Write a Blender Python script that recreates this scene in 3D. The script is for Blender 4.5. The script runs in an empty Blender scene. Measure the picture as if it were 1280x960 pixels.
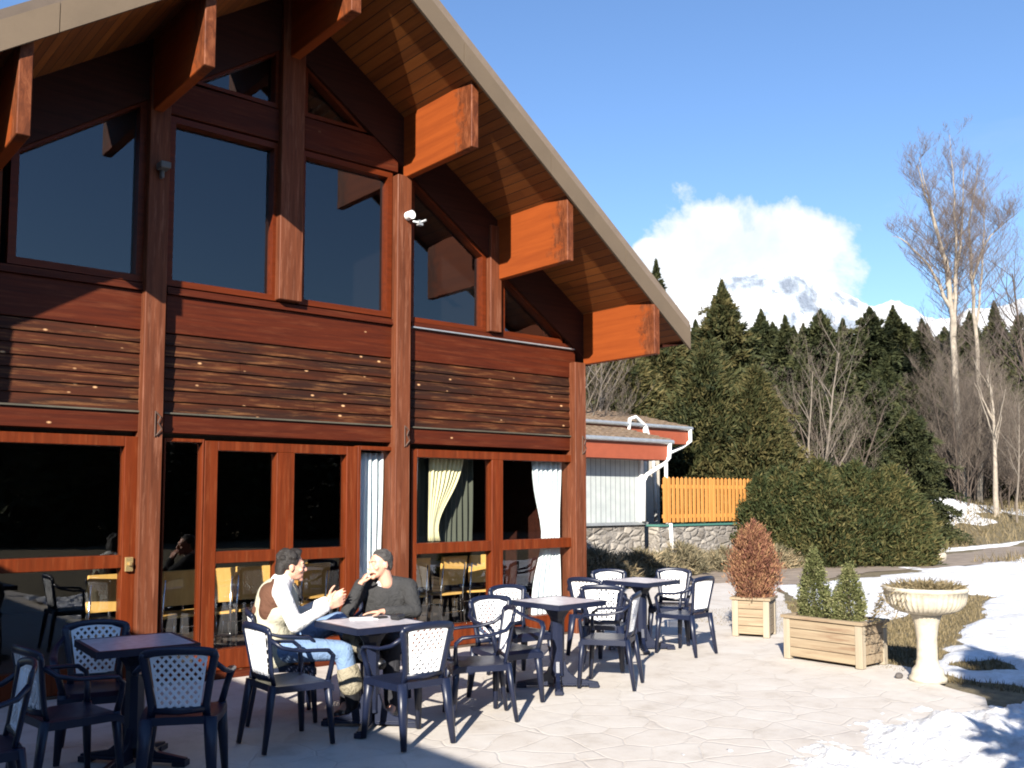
import bpy, bmesh, math, random
import numpy as np
from mathutils import Vector, Matrix, noise
rnd = random.Random(7)
PI = math.pi
S = bpy.context.scene
C = S.collection
V = Vector

# ------------------------------------------------------------------ materials
MATS = {}
def newmat(name):
    m = bpy.data.materials.new(name); m.use_nodes = True
    nt = m.node_tree; b = nt.nodes['Principled BSDF']
    MATS[name] = m
    return m, nt, b
def N(nt, t, **kw):
    n = nt.nodes.new(t)
    for k, v in kw.items():
        if k in n.inputs: n.inputs[k].default_value = v
        else: setattr(n, k, v)
    return n
def L(nt, a, b): nt.links.new(a, b)
def coords(nt, scale=(1,1,1), kind='Object', rot=(0,0,0)):
    tc = N(nt, 'ShaderNodeTexCoord'); mp = N(nt, 'ShaderNodeMapping')
    mp.inputs['Scale'].default_value = scale; mp.inputs['Rotation'].default_value = rot
    L(nt, tc.outputs[kind], mp.inputs['Vector']); return mp.outputs['Vector']
def ramp(nt, fac, stops):
    r = N(nt, 'ShaderNodeValToRGB'); e = r.color_ramp.elements
    while len(e) < len(stops): e.new(0.5)
    for i, (p, c) in enumerate(stops):
        e[i].position = p; e[i].color = (*c, 1) if len(c) == 3 else c
    L(nt, fac, r.inputs['Fac']); return r.outputs['Color']
def mixc(nt, fac, a, b, mode='MIX'):
    m = N(nt, 'ShaderNodeMix', data_type='RGBA', blend_type=mode)
    for i, x in ((0, fac), (6, a), (7, b)):
        if isinstance(x, (int, float)): m.inputs[i].default_value = x
        elif isinstance(x, tuple): m.inputs[i].default_value = (*x, 1)
        else: L(nt, x, m.inputs[i])
    return m.outputs[2]
def bump(nt, h, b, strength=0.3, dist=0.01):
    n = N(nt, 'ShaderNodeBump'); n.inputs['Strength'].default_value = strength; n.inputs['Distance'].default_value = dist
    L(nt, h, n.inputs['Height']); L(nt, n.outputs['Normal'], b.inputs['Normal']); return n
def math_(nt, op, a, b=None, c=None):
    m = N(nt, 'ShaderNodeMath', operation=op)
    for i, x in enumerate((a, b, c)):
        if x is None: continue
        if isinstance(x, (int, float)): m.inputs[i].default_value = x
        else: L(nt, x, m.inputs[i])
    return m.outputs[0]

def wood(name, base, dark, axis='z', rough=0.55, pale=None, pale_amt=0.0, grain=1.0, knots=0.0, worn=None, blotch=False):
    """stained timber, grain running along axis"""
    m, nt, b = newmat(name)
    s = {'x': (1.2, 26, 26), 'y': (26, 1.2, 26), 'z': (26, 26, 1.2)}[axis]
    v = coords(nt, tuple(q*grain for q in s))
    n1 = N(nt, 'ShaderNodeTexNoise', Scale=1.0, Detail=6.0, Roughness=0.65); L(nt, v, n1.inputs['Vector'])
    v2 = coords(nt, (1.7, 1.7, 1.7))
    n2 = N(nt, 'ShaderNodeTexNoise', Scale=1.0, Detail=4.0); L(nt, v2, n2.inputs['Vector'])
    c = ramp(nt, n1.outputs['Fac'], [(0.33, dark), (0.62, base)])
    c = mixc(nt, math_(nt, 'MULTIPLY', n2.outputs['Fac'], 0.55), c, tuple(q*0.62 for q in base))
    if blotch:
        nb_ = N(nt, 'ShaderNodeTexNoise', Scale=1.0, Detail=3.0); L(nt, coords(nt, (.9, 9, 9)), nb_.inputs['Vector'])
        c = mixc(nt, math_(nt, 'MULTIPLY', ramp(nt, nb_.outputs['Fac'], [(.5, (0,0,0)), (.62, (1,1,1))]), .7), c, (.014, .007, .005))
    if pale:
        s3 = {'x': (2.2, 30, 30), 'y': (30, 2.2, 30), 'z': (30, 30, 2.2)}[axis]
        v3 = coords(nt, s3)
        n3 = N(nt, 'ShaderNodeTexNoise', Scale=1.0, Detail=5.0, Roughness=0.7); L(nt, v3, n3.inputs['Vector'])
        f = ramp(nt, n3.outputs['Fac'], [(0.52, (0,0,0)), (0.72, (1,1,1))])
        c = mixc(nt, math_(nt, 'MULTIPLY', f, pale_amt), c, pale)
    if knots:
        v4 = coords(nt, {'x': (5.5, 10.6, 10.6), 'z': (13, 13, 3)}.get(axis, (5, 5, 5)))
        vo = N(nt, 'ShaderNodeTexVoronoi', Scale=1.0, Randomness=1.0); L(nt, v4, vo.inputs['Vector'])
        f = ramp(nt, vo.outputs['Distance'], [(0.05, (1,1,1)), (0.14, (0,0,0))])
        sel = ramp(nt, N_sep(nt, vo.outputs['Color']), [(1-knots, (0,0,0)), (1-knots+0.02, (1,1,1))])
        c = mixc(nt, math_(nt, 'MULTIPLY', f, sel), c, (0.60, 0.34, 0.17))
    if worn:
        # weathered dark/pale growth near a beam end: a stain with its own shape
        tc = N(nt, 'ShaderNodeTexCoord'); sx = N(nt, 'ShaderNodeSeparateXYZ'); L(nt, tc.outputs['Object'], sx.inputs[0])
        nn = N(nt, 'ShaderNodeTexNoise', Scale=9.0, Detail=6.0, Roughness=0.7); L(nt, tc.outputs['Object'], nn.inputs['Vector'])
        d = math_(nt, 'ADD', math_(nt, 'MULTIPLY', math_(nt, 'SUBTRACT', worn, sx.outputs['Y']), 3.6), math_(nt, 'MULTIPLY', math_(nt, 'SUBTRACT', nn.outputs['Fac'], 0.5), 2.6))
        f = ramp(nt, d, [(0.35, (0,0,0)), (0.8, (1,1,1))])
        nn2 = N(nt, 'ShaderNodeTexNoise', Scale=1.0, Detail=7.0, Roughness=0.75, Distortion=.6); L(nt, coords(nt, (16, 20, 5)), nn2.inputs['Vector'])
        wc = ramp(nt, nn2.outputs['Fac'], [(0.40, (0.03, 0.012, 0.007)), (0.52, (0.10, 0.032, 0.014)), (0.66, (0.20, 0.075, 0.035)), (0.8, (0.30, 0.17, 0.11))])
        c = mixc(nt, math_(nt, 'MULTIPLY', f, 0.75), c, wc)
    L(nt, c, b.inputs['Base Color']); b.inputs['Roughness'].default_value = rough
    b.inputs['Specular IOR Level'].default_value = 0.18
    bump(nt, n1.outputs['Fac'], b, 0.25, 0.004)
    return m
def N_sep(nt, col):
    s = N(nt, 'ShaderNodeSeparateColor'); L(nt, col, s.inputs[0]); return s.outputs[0]

def simple(name, col, rough=0.5, metal=0.0, var=0.0, vscale=8.0, spec=0.5, bumpy=0.0, bscale=60, sss=0):
    m, nt, b = newmat(name)
    b.inputs['Roughness'].default_value = rough; b.inputs['Metallic'].default_value = metal
    b.inputs['Specular IOR Level'].default_value = spec
    v = coords(nt)
    n = N(nt, 'ShaderNodeTexNoise', Scale=vscale, Detail=5.0, Roughness=0.6); L(nt, v, n.inputs['Vector'])
    a = tuple(max(0, q*(1-var)) for q in col); c2 = tuple(min(1, q*(1+var)) for q in col)
    L(nt, ramp(nt, n.outputs['Fac'], [(0.3, a), (0.7, c2)]), b.inputs['Base Color'])
    if bumpy:
        n2 = N(nt, 'ShaderNodeTexNoise', Scale=bscale, Detail=4.0); L(nt, v, n2.inputs['Vector'])
        bump(nt, n2.outputs['Fac'], b, bumpy, 0.01)
    if sss:
        b.inputs['Subsurface Weight'].default_value = sss; b.inputs['Subsurface Scale'].default_value = 0.01
    return m

WOOD_POST = wood('post_wood', (0.155, 0.046, 0.020), (0.07, 0.020, 0.009), 'z', pale=(0.27, 0.115, 0.068), pale_amt=0.65)
WOOD_X = wood('beam_wood', (0.088, 0.0155, 0.0045), (0.042, 0.0075, 0.003), 'x', pale=(0.18, 0.055, 0.022), pale_amt=0.35, knots=0.12)
WOOD_FRAME_X = wood('frame_wood_x', (0.13, 0.023, 0.0055), (0.07, 0.013, 0.0035), 'x', rough=0.4)
WOOD_FRAME_Z = wood('frame_wood_z', (0.15, 0.027, 0.0065), (0.08, 0.015, 0.004), 'z', rough=0.4, pale=(0.30, 0.095, 0.035), pale_amt=0.3)
WOOD_CLAD = wood('cladding_wood', (0.066, 0.0165, 0.0055), (0.018, 0.006, 0.003), 'x', rough=0.6, pale=(0.34, 0.15, 0.055), pale_amt=0.42, knots=0.6, blotch=True)
WOOD_PURLIN = wood('purlin_wood', (0.27, 0.058, 0.011), (0.19, 0.038, 0.008), 'y', rough=0.6, grain=0.7, worn=7.30)
WOOD_DARK = wood('rafter_wood', (0.045, 0.013, 0.008), (0.022, 0.007, 0.005), 'x')
WOOD_SLAT = wood('fence_wood', (0.58, 0.26, 0.07), (0.44, 0.17, 0.042), 'z')
WOOD_PLANTER = wood('planter_wood', (0.35, 0.275, 0.185), (0.23, 0.17, 0.11), 'y', rough=0.85, pale=(0.17, 0.095, 0.06), pale_amt=0.85)
WOOD_PLANTER_Z = wood('planter_post_wood', (0.40, 0.34, 0.255), (0.30, 0.25, 0.18), 'z', pale=(0.22, 0.18, 0.13), pale_amt=.5, rough=0.8)
WOOD_SEAT = wood('beech_wood', (0.85, 0.50, 0.15), (0.74, 0.41, 0.11), 'z', rough=0.35)

def soffit_mat():
    m, nt, b = newmat('soffit_boards')
    tc = N(nt, 'ShaderNodeTexCoord'); sx = N(nt, 'ShaderNodeSeparateXYZ'); L(nt, tc.outputs['Object'], sx.inputs[0])
    u = math_(nt, 'DIVIDE', sx.outputs['X'], 0.085)
    fr = math_(nt, 'FRACT', u); fl = math_(nt, 'FLOOR', u)
    groove = math_(nt, 'LESS_THAN', math_(nt, 'ABSOLUTE', math_(nt, 'SUBTRACT', fr, 0.5)), 0.46)
    wn = N(nt, 'ShaderNodeTexWhiteNoise', noise_dimensions='2D'); cb = N(nt, 'ShaderNodeCombineXYZ')
    seg = math_(nt, 'FLOOR', math_(nt, 'ADD', math_(nt, 'DIVIDE', sx.outputs['Y'], 2.3), math_(nt, 'MULTIPLY', fl, 0.37)))
    L(nt, fl, cb.inputs[0]); L(nt, seg, cb.inputs[1]); L(nt, cb.outputs[0], wn.inputs['Vector'])
    v = coords(nt, (26, 1.4, 26))
    n1 = N(nt, 'ShaderNodeTexNoise', Scale=1.0, Detail=5.0); L(nt, v, n1.inputs['Vector'])
    c = ramp(nt, n1.outputs['Fac'], [(0.3, (0.12, 0.037, 0.008)), (0.7, (0.30, 0.098, 0.020))])
    c = mixc(nt, 0.55, c, ramp(nt, wn.outputs['Value'], [(0.0, (0.11, 0.033, 0.008)), (1.0, (0.33, 0.11, 0.022))]))
    c = mixc(nt, groove, (0.03, 0.012, 0.006), c)
    L(nt, c, b.inputs['Base Color']); b.inputs['Roughness'].default_value = 0.5
    bump(nt, groove, b, 0.6, 0.006)
    return m
SOFFIT = soffit_mat()

def glass_mat():
    m, nt, b = newmat('window_glass')
    nt.nodes.remove(b); out = nt.nodes['Material Output']
    ge = N(nt, 'ShaderNodeNewGeometry'); dt = N(nt, 'ShaderNodeVectorMath', operation='DOT_PRODUCT')
    L(nt, ge.outputs['Normal'], dt.inputs[0]); L(nt, ge.outputs['Incoming'], dt.inputs[1])
    c5 = math_(nt, 'POWER', math_(nt, 'SUBTRACT', 1.0, math_(nt, 'ABSOLUTE', dt.outputs['Value'])), 4.0)
    f2 = math_(nt, 'MINIMUM', math_(nt, 'ADD', .095, math_(nt, 'MULTIPLY', c5, .905)), 1.0)   # both faces of a double pane
    v = coords(nt); n = N(nt, 'ShaderNodeTexNoise', Scale=0.8, Detail=1.0); L(nt, v, n.inputs['Vector'])
    bp = N(nt, 'ShaderNodeBump'); bp.inputs['Strength'].default_value = 0.08; bp.inputs['Distance'].default_value = 0.02; L(nt, n.outputs['Fac'], bp.inputs['Height'])
    t = N(nt, 'ShaderNodeBsdfTransparent'); t.inputs[0].default_value = (0.93, 0.95, 0.94, 1)
    g = N(nt, 'ShaderNodeBsdfGlossy'); g.inputs['Roughness'].default_value = 0.0; g.inputs[0].default_value = (0.95, 0.97, 1, 1)
    L(nt, bp.outputs[0], g.inputs['Normal'])
    mx = N(nt, 'ShaderNodeMixShader'); L(nt, f2, mx.inputs[0]); L(nt, t.outputs[0], mx.inputs[1]); L(nt, g.outputs[0], mx.inputs[2])
    L(nt, mx.outputs[0], out.inputs['Surface'])
    return m
GLASS = glass_mat()

NAVY = simple('navy_plastic', (0.007, 0.011, 0.030), 0.38, var=0.12, spec=0.5, bumpy=0.05, bscale=90)
LATTICE = simple('white_plastic', (0.80, 0.80, 0.80), 0.4, var=0.03)
TABLETOP = simple('marbled_laminate', (0.58, 0.55, 0.57), 0.28, var=0.22, vscale=22)
METAL = simple('galvanised_metal', (0.42, 0.44, 0.45), 0.45, 0.6, 0.12)
CHROME = simple('chrome', (0.75, 0.75, 0.76), 0.18, 1.0)
DRIP = simple('oxidised_strip', (0.075, 0.065, 0.045), 0.7, 0.0, 0.3, 3)
BLACKOUT = simple('blackout_dark', (0.006, 0.005, 0.005), 1.0, spec=0.0)  # shade of the upper interior put into the colour
IRON = simple('wrought_iron', (0.09, 0.05, 0.035), 0.6, 0.3, 0.2)
FASCIA = simple('bargeboard_sheet', (0.115, 0.082, 0.052), 0.8, 0.0, 0.10, 2.5, bumpy=0.1)
WHITE = simple('white_paint', (0.80, 0.80, 0.78), 0.45, var=0.04)
DARKGREY = simple('dark_plastic', (0.02, 0.02, 0.022), 0.4, var=0.1)
REDBOARD = simple('red_fascia_paint', (0.27, 0.062, 0.027), 0.6, var=0.08)
STONE_URN = simple('cast_stone', (0.47, 0.42, 0.33), 0.9, var=0.22, vscale=14, bumpy=0.3)
ROCK = simple('pale_rock', (0.48, 0.42, 0.34), 0.9, var=0.2, bumpy=0.5, bscale=12)
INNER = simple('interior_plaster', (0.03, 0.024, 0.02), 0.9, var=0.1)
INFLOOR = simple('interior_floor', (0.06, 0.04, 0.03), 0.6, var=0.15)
STUCCO = simple('stucco', (0.42, 0.38, 0.32), 0.9, var=0.08, bumpy=0.2)
SOIL = simple('soil', (0.07, 0.045, 0.03), 0.95, var=0.3, bumpy=0.6, bscale=30)
CURT = simple('curtain_cloth', (0.74, 0.80, 0.82), 0.9, var=0.04)
CURT_Y = simple('cream_sunlit_cloth', (0.70, 0.64, 0.40), 0.9, var=0.05)
SKIN = simple('skin', (0.62, 0.33, 0.23), 0.5, var=0.06, vscale=20, sss=0.08)
BARK = simple('grey_bark', (0.27, 0.23, 0.185), 0.9, var=0.3, vscale=5, bumpy=0.5, bscale=20)
BARK_M = simple('mid_bark', (0.15, 0.125, 0.10), 0.9, var=0.3, vscale=5, bumpy=0.5, bscale=20)
BARK_D = simple('brown_bark', (0.07, 0.052, 0.04), 0.95, var=0.3, vscale=5, bumpy=0.5, bscale=20)
TWIG = simple('reddish_twigs', (0.115, 0.088, 0.078), 0.9, var=0.25)
TWIG_G = simple('grey_twigs', (0.12, 0.095, 0.075), 0.9, var=0.3)
GREENPAINT = simple('green_rail_paint', (0.06, 0.17, 0.14), 0.5)
PAPER = simple('paper', (0.75, 0.74, 0.72), 0.7)
TABLECLOTH = simple('pale_cloth', (0.62, 0.62, 0.64), 0.8)

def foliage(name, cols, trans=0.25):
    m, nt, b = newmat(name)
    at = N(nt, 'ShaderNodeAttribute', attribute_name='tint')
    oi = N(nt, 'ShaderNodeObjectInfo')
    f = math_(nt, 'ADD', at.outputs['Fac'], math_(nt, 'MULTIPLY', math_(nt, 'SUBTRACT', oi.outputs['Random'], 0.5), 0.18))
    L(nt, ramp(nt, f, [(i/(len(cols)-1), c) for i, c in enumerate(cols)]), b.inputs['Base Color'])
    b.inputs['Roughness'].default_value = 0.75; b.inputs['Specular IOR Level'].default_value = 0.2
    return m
F_SPRUCE = foliage('spruce_needles', [(0.012, 0.018, 0.008), (0.030, 0.036, 0.014), (0.066, 0.066, 0.025)])
F_CYPRESS = foliage('cypress_sprays', [(0.011, 0.017, 0.007), (0.038, 0.043, 0.015), (0.098, 0.080, 0.030)])
F_YEW = foliage('hedge_sprays', [(0.012, 0.021, 0.008), (0.040, 0.050, 0.017), (0.115, 0.094, 0.034)])
F_RUST = foliage('rusty_sprays', [(0.07, 0.026, 0.02), (0.17, 0.070, 0.045), (0.32, 0.18, 0.09)])
F_DWARF = foliage('dwarf_needles', [(0.045, 0.055, 0.018), (0.11, 0.12, 0.045), (0.20, 0.19, 0.09)])
F_DEAD = foliage('dry_grass', [(0.06, 0.052, 0.026), (0.145, 0.112, 0.058), (0.25, 0.195, 0.11)])
F_MAT = foliage('grey_green_shrub', [(0.07, 0.065, 0.04), (0.17, 0.145, 0.09), (0.32, 0.24, 0.14)])

# ------------------------------------------------------------------ mesh helpers
def link(o): C.objects.link(o); return o
def tag(o, label=None, cat=None, group=None, kind=None):
    if label: o['label'] = label
    if cat: o['category'] = cat
    if group: o['group'] = group
    if kind: o['kind'] = kind
    return o
def thing(name, label, cat, loc=(0,0,0), rz=0.0, group=None):
    o = link(bpy.data.objects.new(name, None)); o.empty_display_size = 0.1
    o.location = loc; o.rotation_euler = (0, 0, rz)
    return tag(o, label, cat, group)
def obj(name, bm, mat, parent=None, smooth=False, bev=0.0):
    me = bpy.data.meshes.new(name)
    if bev > 0:
        bmesh.ops.bevel(bm, geom=[e for e in bm.edges], offset=bev, segments=1, affect='EDGES', clamp_overlap=True)
    bmesh.ops.recalc_face_normals(bm, faces=bm.faces)
    bm.to_mesh(me); bm.free()
    me.materials.append(mat)
    if smooth:
        for p in me.polygons: p.use_smooth = True
    o = link(bpy.data.objects.new(name, me))
    if parent: o.parent = parent
    return o
def B(): return bmesh.new()
def box(bm, x0, x1, y0, y1, z0, z1, M=None):
    vs = [bm.verts.new(V((x, y, z))) for x in (x0, x1) for y in (y0, y1) for z in (z0, z1)]
    for f in ((0,1,3,2), (4,6,7,5), (0,4,5,1), (2,3,7,6), (0,2,6,4), (1,5,7,3)): bm.faces.new([vs[i] for i in f])
    if M: bmesh.ops.transform(bm, matrix=M, verts=vs)
    return vs
def prism(bm, poly, y0, y1):
    """polygon in x,z extruded along y"""
    a = [bm.verts.new((x, y0, z)) for x, z in poly]; b = [bm.verts.new((x, y1, z)) for x, z in poly]
    bm.faces.new(a); bm.faces.new(b[::-1]); n = len(poly)
    for i in range(n): bm.faces.new((a[i], b[i], b[(i+1) % n], a[(i+1) % n]))
def prism_z(bm, poly, z0, z1):
    a = [bm.verts.new((x, y, z0)) for x, y in poly]; b = [bm.verts.new((x, y, z1)) for x, y in poly]
    bm.faces.new(a); bm.faces.new(b[::-1]); n = len(poly)
    for i in range(n): bm.faces.new((a[i], b[i], b[(i+1) % n], a[(i+1) % n]))
def sweep(bm, pts, w, h=None, side=None, seg=8, cap=True, sq=0.0):
    """rounded tube along pts; w,h = half sizes per point (numbers or lists)"""
    pts = [V(p) for p in pts]; n = len(pts)
    W = w if isinstance(w, (list, tuple)) else [w]*n
    H = W if h is None else (h if isinstance(h, (list, tuple)) else [h]*n)
    rings = []; prev = None
    for i, p in enumerate(pts):
        t = (pts[min(i+1, n-1)] - pts[max(i-1, 0)]).normalized()
        s = V(side) if side is not None else (prev if prev is not None else (V((0,0,1)) if abs(t.z) < 0.9 else V((1,0,0))))
        s = (s - t*s.dot(t))
        if s.length < 1e-5: s = V((1,0,0)) - t*t.x
        s.normalize(); u = t.cross(s); prev = s
        r = []
        for k in range(seg):
            a = 2*PI*(k+0.5)/seg; ca, sa = math.cos(a), math.sin(a)
            if sq:
                q = 1/max(abs(ca), abs(sa)); f = 1 + (q-1)*sq
            else: f = 1
            r.append(bm.verts.new(p + s*(W[i]*ca*f) + u*(H[i]*sa*f)))
        rings.append(r)
    for a, b in zip(rings, rings[1:]):
        for k in range(seg): bm.faces.new((a[k], a[(k+1) % seg], b[(k+1) % seg], b[k]))
    if cap: bm.faces.new(rings[0][::-1]); bm.faces.new(rings[-1])
def lathe(bm, prof, c=(0,0,0), seg=32, flute=0, fd=0.0, zr=(0,0)):
    rings = []
    for r, z in prof:
        ring = []
        for k in range(seg):
            a = 2*PI*k/seg; rr = r
            if flute and zr[0] <= z <= zr[1]: rr = r - fd*abs(math.sin(a*flute/2))**0.6
            ring.append(bm.verts.new((c[0]+rr*math.cos(a), c[1]+rr*math.sin(a), c[2]+z)))
        rings.append(ring)
    for a, b in zip(rings, rings[1:]):
        for k in range(seg): bm.faces.new((a[k], a[(k+1) % seg], b[(k+1) % seg], b[k]))
    if prof[0][0] > 1e-4: bm.faces.new(rings[0][::-1])
    if prof[-1][0] > 1e-4: bm.faces.new(rings[-1])
def np_mesh(name, verts, faces, mat, tint=None, parent=None):
    me = bpy.data.meshes.new(name)
    nv, nf = len(verts), len(faces); k = faces.shape[1]
    me.vertices.add(nv); me.vertices.foreach_set('co', np.asarray(verts, 'f').ravel())
    me.loops.add(nf*k); me.loops.foreach_set('vertex_index', faces.astype('i').ravel())
    me.polygons.add(nf); me.polygons.foreach_set('loop_start', np.arange(0, nf*k, k, dtype='i'))
    me.update(); me.validate()
    if tint is not None:
        a = me.attributes.new('tint', 'FLOAT', 'POINT'); a.data.foreach_set('value', np.asarray(tint, 'f'))
    me.materials.append(mat)
    o = link(bpy.data.objects.new(name, me))
    if parent: o.parent = parent
    return o
def copy_tree(o, loc, rz, label, group, scale=None):
    c = o.copy(); C.objects.link(c); c.location = loc; c.rotation_euler = (0, 0, rz)
    if scale: c.scale = scale if isinstance(scale, tuple) else (scale,)*3
    if label: c['label'] = label
    if group: c['group'] = group
    for ch in list(o.children):
        d = ch.copy(); C.objects.link(d); d.parent = c
        for g in list(ch.children):
            e = g.copy(); C.objects.link(e); e.parent = d
    return c
exec_parts = []

# ------------------------------------------------------------------ the chalet
YF = 8.16                       # face of the boards
AX, AZ, SL = 4.0, 6.46, 0.677   # ridge (soffit) and roof slope
def soff(x): return AZ - SL*abs(x-AX)
def glass_top(x): return 5.90 - SL*abs(x-AX)
chalet = thing('chalet', 'large timber chalet with glazed gable front and wide overhanging roof beside the terrace', 'chalet', (4.07, 8.16, 0))
def cobj(name, bm, mat, parent=None, **k):
    o = obj(name, bm, mat, **k); p = parent or chalet
    o.parent = p
    if p is chalet: o.matrix_parent_inverse = Matrix.Translation((-4.07, -8.16, 0))
    return o
# posts (front face proud of the boards)
YP = 8.06
def sc(x, z): return x*YP/YF, 1.585+(z-1.585)*YP/YF
for x0, x1, ztop in ((0.17, 0.35, 3.60), (2.72, 2.90, 5.40), (5.28, 5.455, 4.93), (7.83, 8.01, 3.20)):
    a, b_ = x0*YP/YF, x1*YP/YF
    bm = B(); box(bm, a, b_, YP, 8.30, -0.02, ztop)
    o = cobj('post', bm, WOOD_POST, bev=0.006)
    bm = B()  # iron tie on the post
    xx = b_-0.03
    sweep(bm, [(xx-.035, YP-.012, 2.31), (xx, YP-.02, 2.27), (xx-.02, YP-.02, 2.22), (xx+.012, YP-.02, 2.17), (xx-.03, YP-.012, 2.11)], 0.007, 0.006)
    sweep(bm, [(xx-.04, YP-.008, 2.32), (xx-.04, YP-.008, 2.10)], 0.006, 0.006)
    cobj('iron_tie', bm, IRON, parent=o)
bm = B(); box(bm, 3.95*YP/YF+.01, 4.19*YP/YF+.01, YP, 8.30, 3.44, 6.42); cobj('post', bm, WOOD_POST, bev=0.006)
for a, b_ in ((1.43, 1.59), (6.54, 6.70)):
    bm = B(); box(bm, a*YP/YF, b_*YP/YF, YP+.02, 8.30, 3.43, min(soff(a), soff(b_))); cobj('post', bm, WOOD_POST, bev=0.005)
# panels of lapped boards between posts
for x0, x1 in ((-0.05, 0.17), (0.35, 2.72), (2.90, 5.28), (5.455, 7.83)):
    bm = B(); box(bm, x0, x1, YF, 8.30, 3.02, 3.355); cobj('fascia_board', bm, WOOD_X, bev=0.004)
    bm = B()
    nb = 7; h = (3.012-2.325)/nb
    for k in range(nb):
        z = 2.325 + k*h
        cuts = [x0] + ([x0 + (x1-x0)*rnd.uniform(.25, .8)] if (x1-x0) > 1 and k % 3 == 1 else []) + [x1]
        for c0, c1 in zip(cuts, cuts[1:]):
            vs = box(bm, c0+.002, c1-.002, YF+.004, 8.29, z, z+h-.003)
            for v in vs:
                if v.co.y < 8.2: v.co.y += (-0.009 if v.co.z < z+.02 else 0.008)
    cobj('cladding', bm, WOOD_CLAD)
    bm = B(); box(bm, x0, x1, YF-.03, YF+.05, 2.308, 2.322); cobj('drip_strip', bm, DRIP)
    bm = B(); box(bm, x0, x1, YF-.005, 8.30, 2.145, 2.306); cobj('beam', bm, WOOD_X, bev=0.004)
    bm = B(); box(bm, x0, x1, YF-.035, YF+.06, 3.358, 3.372); cobj('drip_strip', bm, METAL if x0 > 5 else WOOD_X)
    bm = B(); box(bm, x0, x1, YF-.02, 8.29, 3.374, 3.42); cobj('sill', bm, WOOD_X)
# upper windows: polygonal frames with real depth
def window(name, poly, t, mat=WOOD_FRAME_X, glass_y=8.225, y0=8.15, y1=8.26, parent=None):
    """poly: glass outline (x,z) counter-clockwise; frame grows outwards by t"""
    cx = sum(p[0] for p in poly)/len(poly); n = len(poly)
    outer = []
    for i in range(n):
        a, p, q = V(poly[i-1]), V(poly[i]), V(poly[(i+1) % n])
        d1 = (p-a).normalized(); d2 = (q-p).normalized()
        n1 = V((d1.y, -d1.x)); n2 = V((d2.y, -d2.x)); m = (n1+n2).normalized()
        outer.append(tuple(p + m*min(t/max(m.dot(n1), .3), t*2.2)))
    bm = B()
    for i in range(n):
        j = (i+1) % n
        q = [poly[i], poly[j], outer[j], outer[i]]
        prism(bm, q, y0, y1)
    bmesh.ops.remove_doubles(bm, verts=bm.verts, dist=1e-4)
    fr = cobj(name, bm, mat, parent=parent)
    bm = B(); vs = [bm.verts.new((x, glass_y, z)) for x, z in poly]; bm.faces.new(vs)
    cobj('pane', bm, GLASS, parent=fr)
    # small inner bead, pale where worn
    return fr
g = glass_top
window('window', [(1.70, 3.49), (2.63, 3.49), (2.63, g(2.63)), (1.70, g(1.70))], .06)
window('window', [(0.60, 3.49), (1.38, 3.49), (1.38, g(1.38)), (0.60, g(0.60))], .06)
window('window', [(2.94, 3.49), (3.88, 3.49), (3.88, 4.90), (2.94, 4.90)], .055)
window('window', [(4.21, 3.49), (5.15, 3.49), (5.15, 4.90), (4.21, 4.90)], .055)
window('window', [(5.48, 3.475), (6.40, 3.475), (6.40, g(6.40)), (5.48, g(5.48))], .05)
window('window', [(6.72, 3.47), (7.66, 3.47), (7.66, g(7.66)+.01), (6.72, g(6.72))], .05)
window('window', [(3.16, 5.34), (3.88, 5.34), (3.88, g(3.88))], .045)
window('window', [(4.22, 5.34), (4.80, 5.34), (4.22, g(4.22))], .045)
for a, b_ in ((2.88, 3.93), (4.18, 5.26)):
    bm = B(); box(bm, a, b_, 8.13, 8.30, 4.97, 5.28); cobj('tie_beam', bm, WOOD_X, bev=.004)
# filler boards beside the gable panes
bm = B(); prism(bm, [(2.88, 5.285), (3.05, 5.285), (3.05, g(3.05)), (2.88, g(2.88))], 8.17, 8.28); cobj('gable_board', bm, WOOD_DARK)
bm = B(); prism(bm, [(4.88, 5.285), (5.27, 5.285), (5.27, 5.10), (4.88, g(4.88))], 8.17, 8.28); cobj('gable_board', bm, WOOD_DARK)
# rake rafters along the wall top
for s in (-1, 1):
    xe = AX + s*4.05
    bm = B(); prism(bm, [(AX, g(AX)+.03), (xe, g(xe)+.03), (xe, soff(xe)-.002), (AX, AZ-.002)], 8.11, 8.32)
    cobj('rake_rafter', bm, WOOD_DARK)
# lower glazing bays
def bay_frame(segs, name):
    pass
def rail_window(name, x0, x1, z0, z1, st, head, sill, rails=(), mull=(), parent=None, y0=8.14, y1=8.25):
    """framed opening x0..x1 (outer) with stiles st, rails [(z0,z1)], mullions [(x0,x1)] and one pane per opening"""
    fr = None; bm = B()
    box(bm, x0, x0+st, y0, y1, z0, z1); box(bm, x1-st, x1, y0, y1, z0, z1)
    box(bm, x0+st, x1-st, y0, y1, z1-head, z1); box(bm, x0+st, x1-st, y0, y1, z0, z0+sill)
    xs = [x0+st] + [q for m in mull for q in m] + [x1-st]
    for a, b_ in mull: box(bm, a, b_, y0, y1, z0+sill, z1-head)
    zs = [z0+sill] + [q for r in rails for q in r] + [z1-head]
    for i in range(0, len(xs), 2):
        for a, b_ in rails: box(bm, xs[i], xs[i+1], y0+.004, y1-.004, a, b_)
    fr = cobj(name, bm, WOOD_FRAME_Z, bev=0.004, parent=parent)
    for i in range(0, len(xs), 2):
        for j in range(0, len(zs), 2):
            bm = B(); y = 8.205
            vs = [bm.verts.new(p) for p in ((xs[i], y, zs[j]), (xs[i+1], y, zs[j]), (xs[i+1], y, zs[j+1]), (xs[i], y, zs[j+1]))]
            bm.faces.new(vs); cobj('pane', bm, GLASS, parent=fr)
    return fr
rail_window('window', -0.04, 0.17, 0.0, 2.10, .04, .07, .2)
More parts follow.
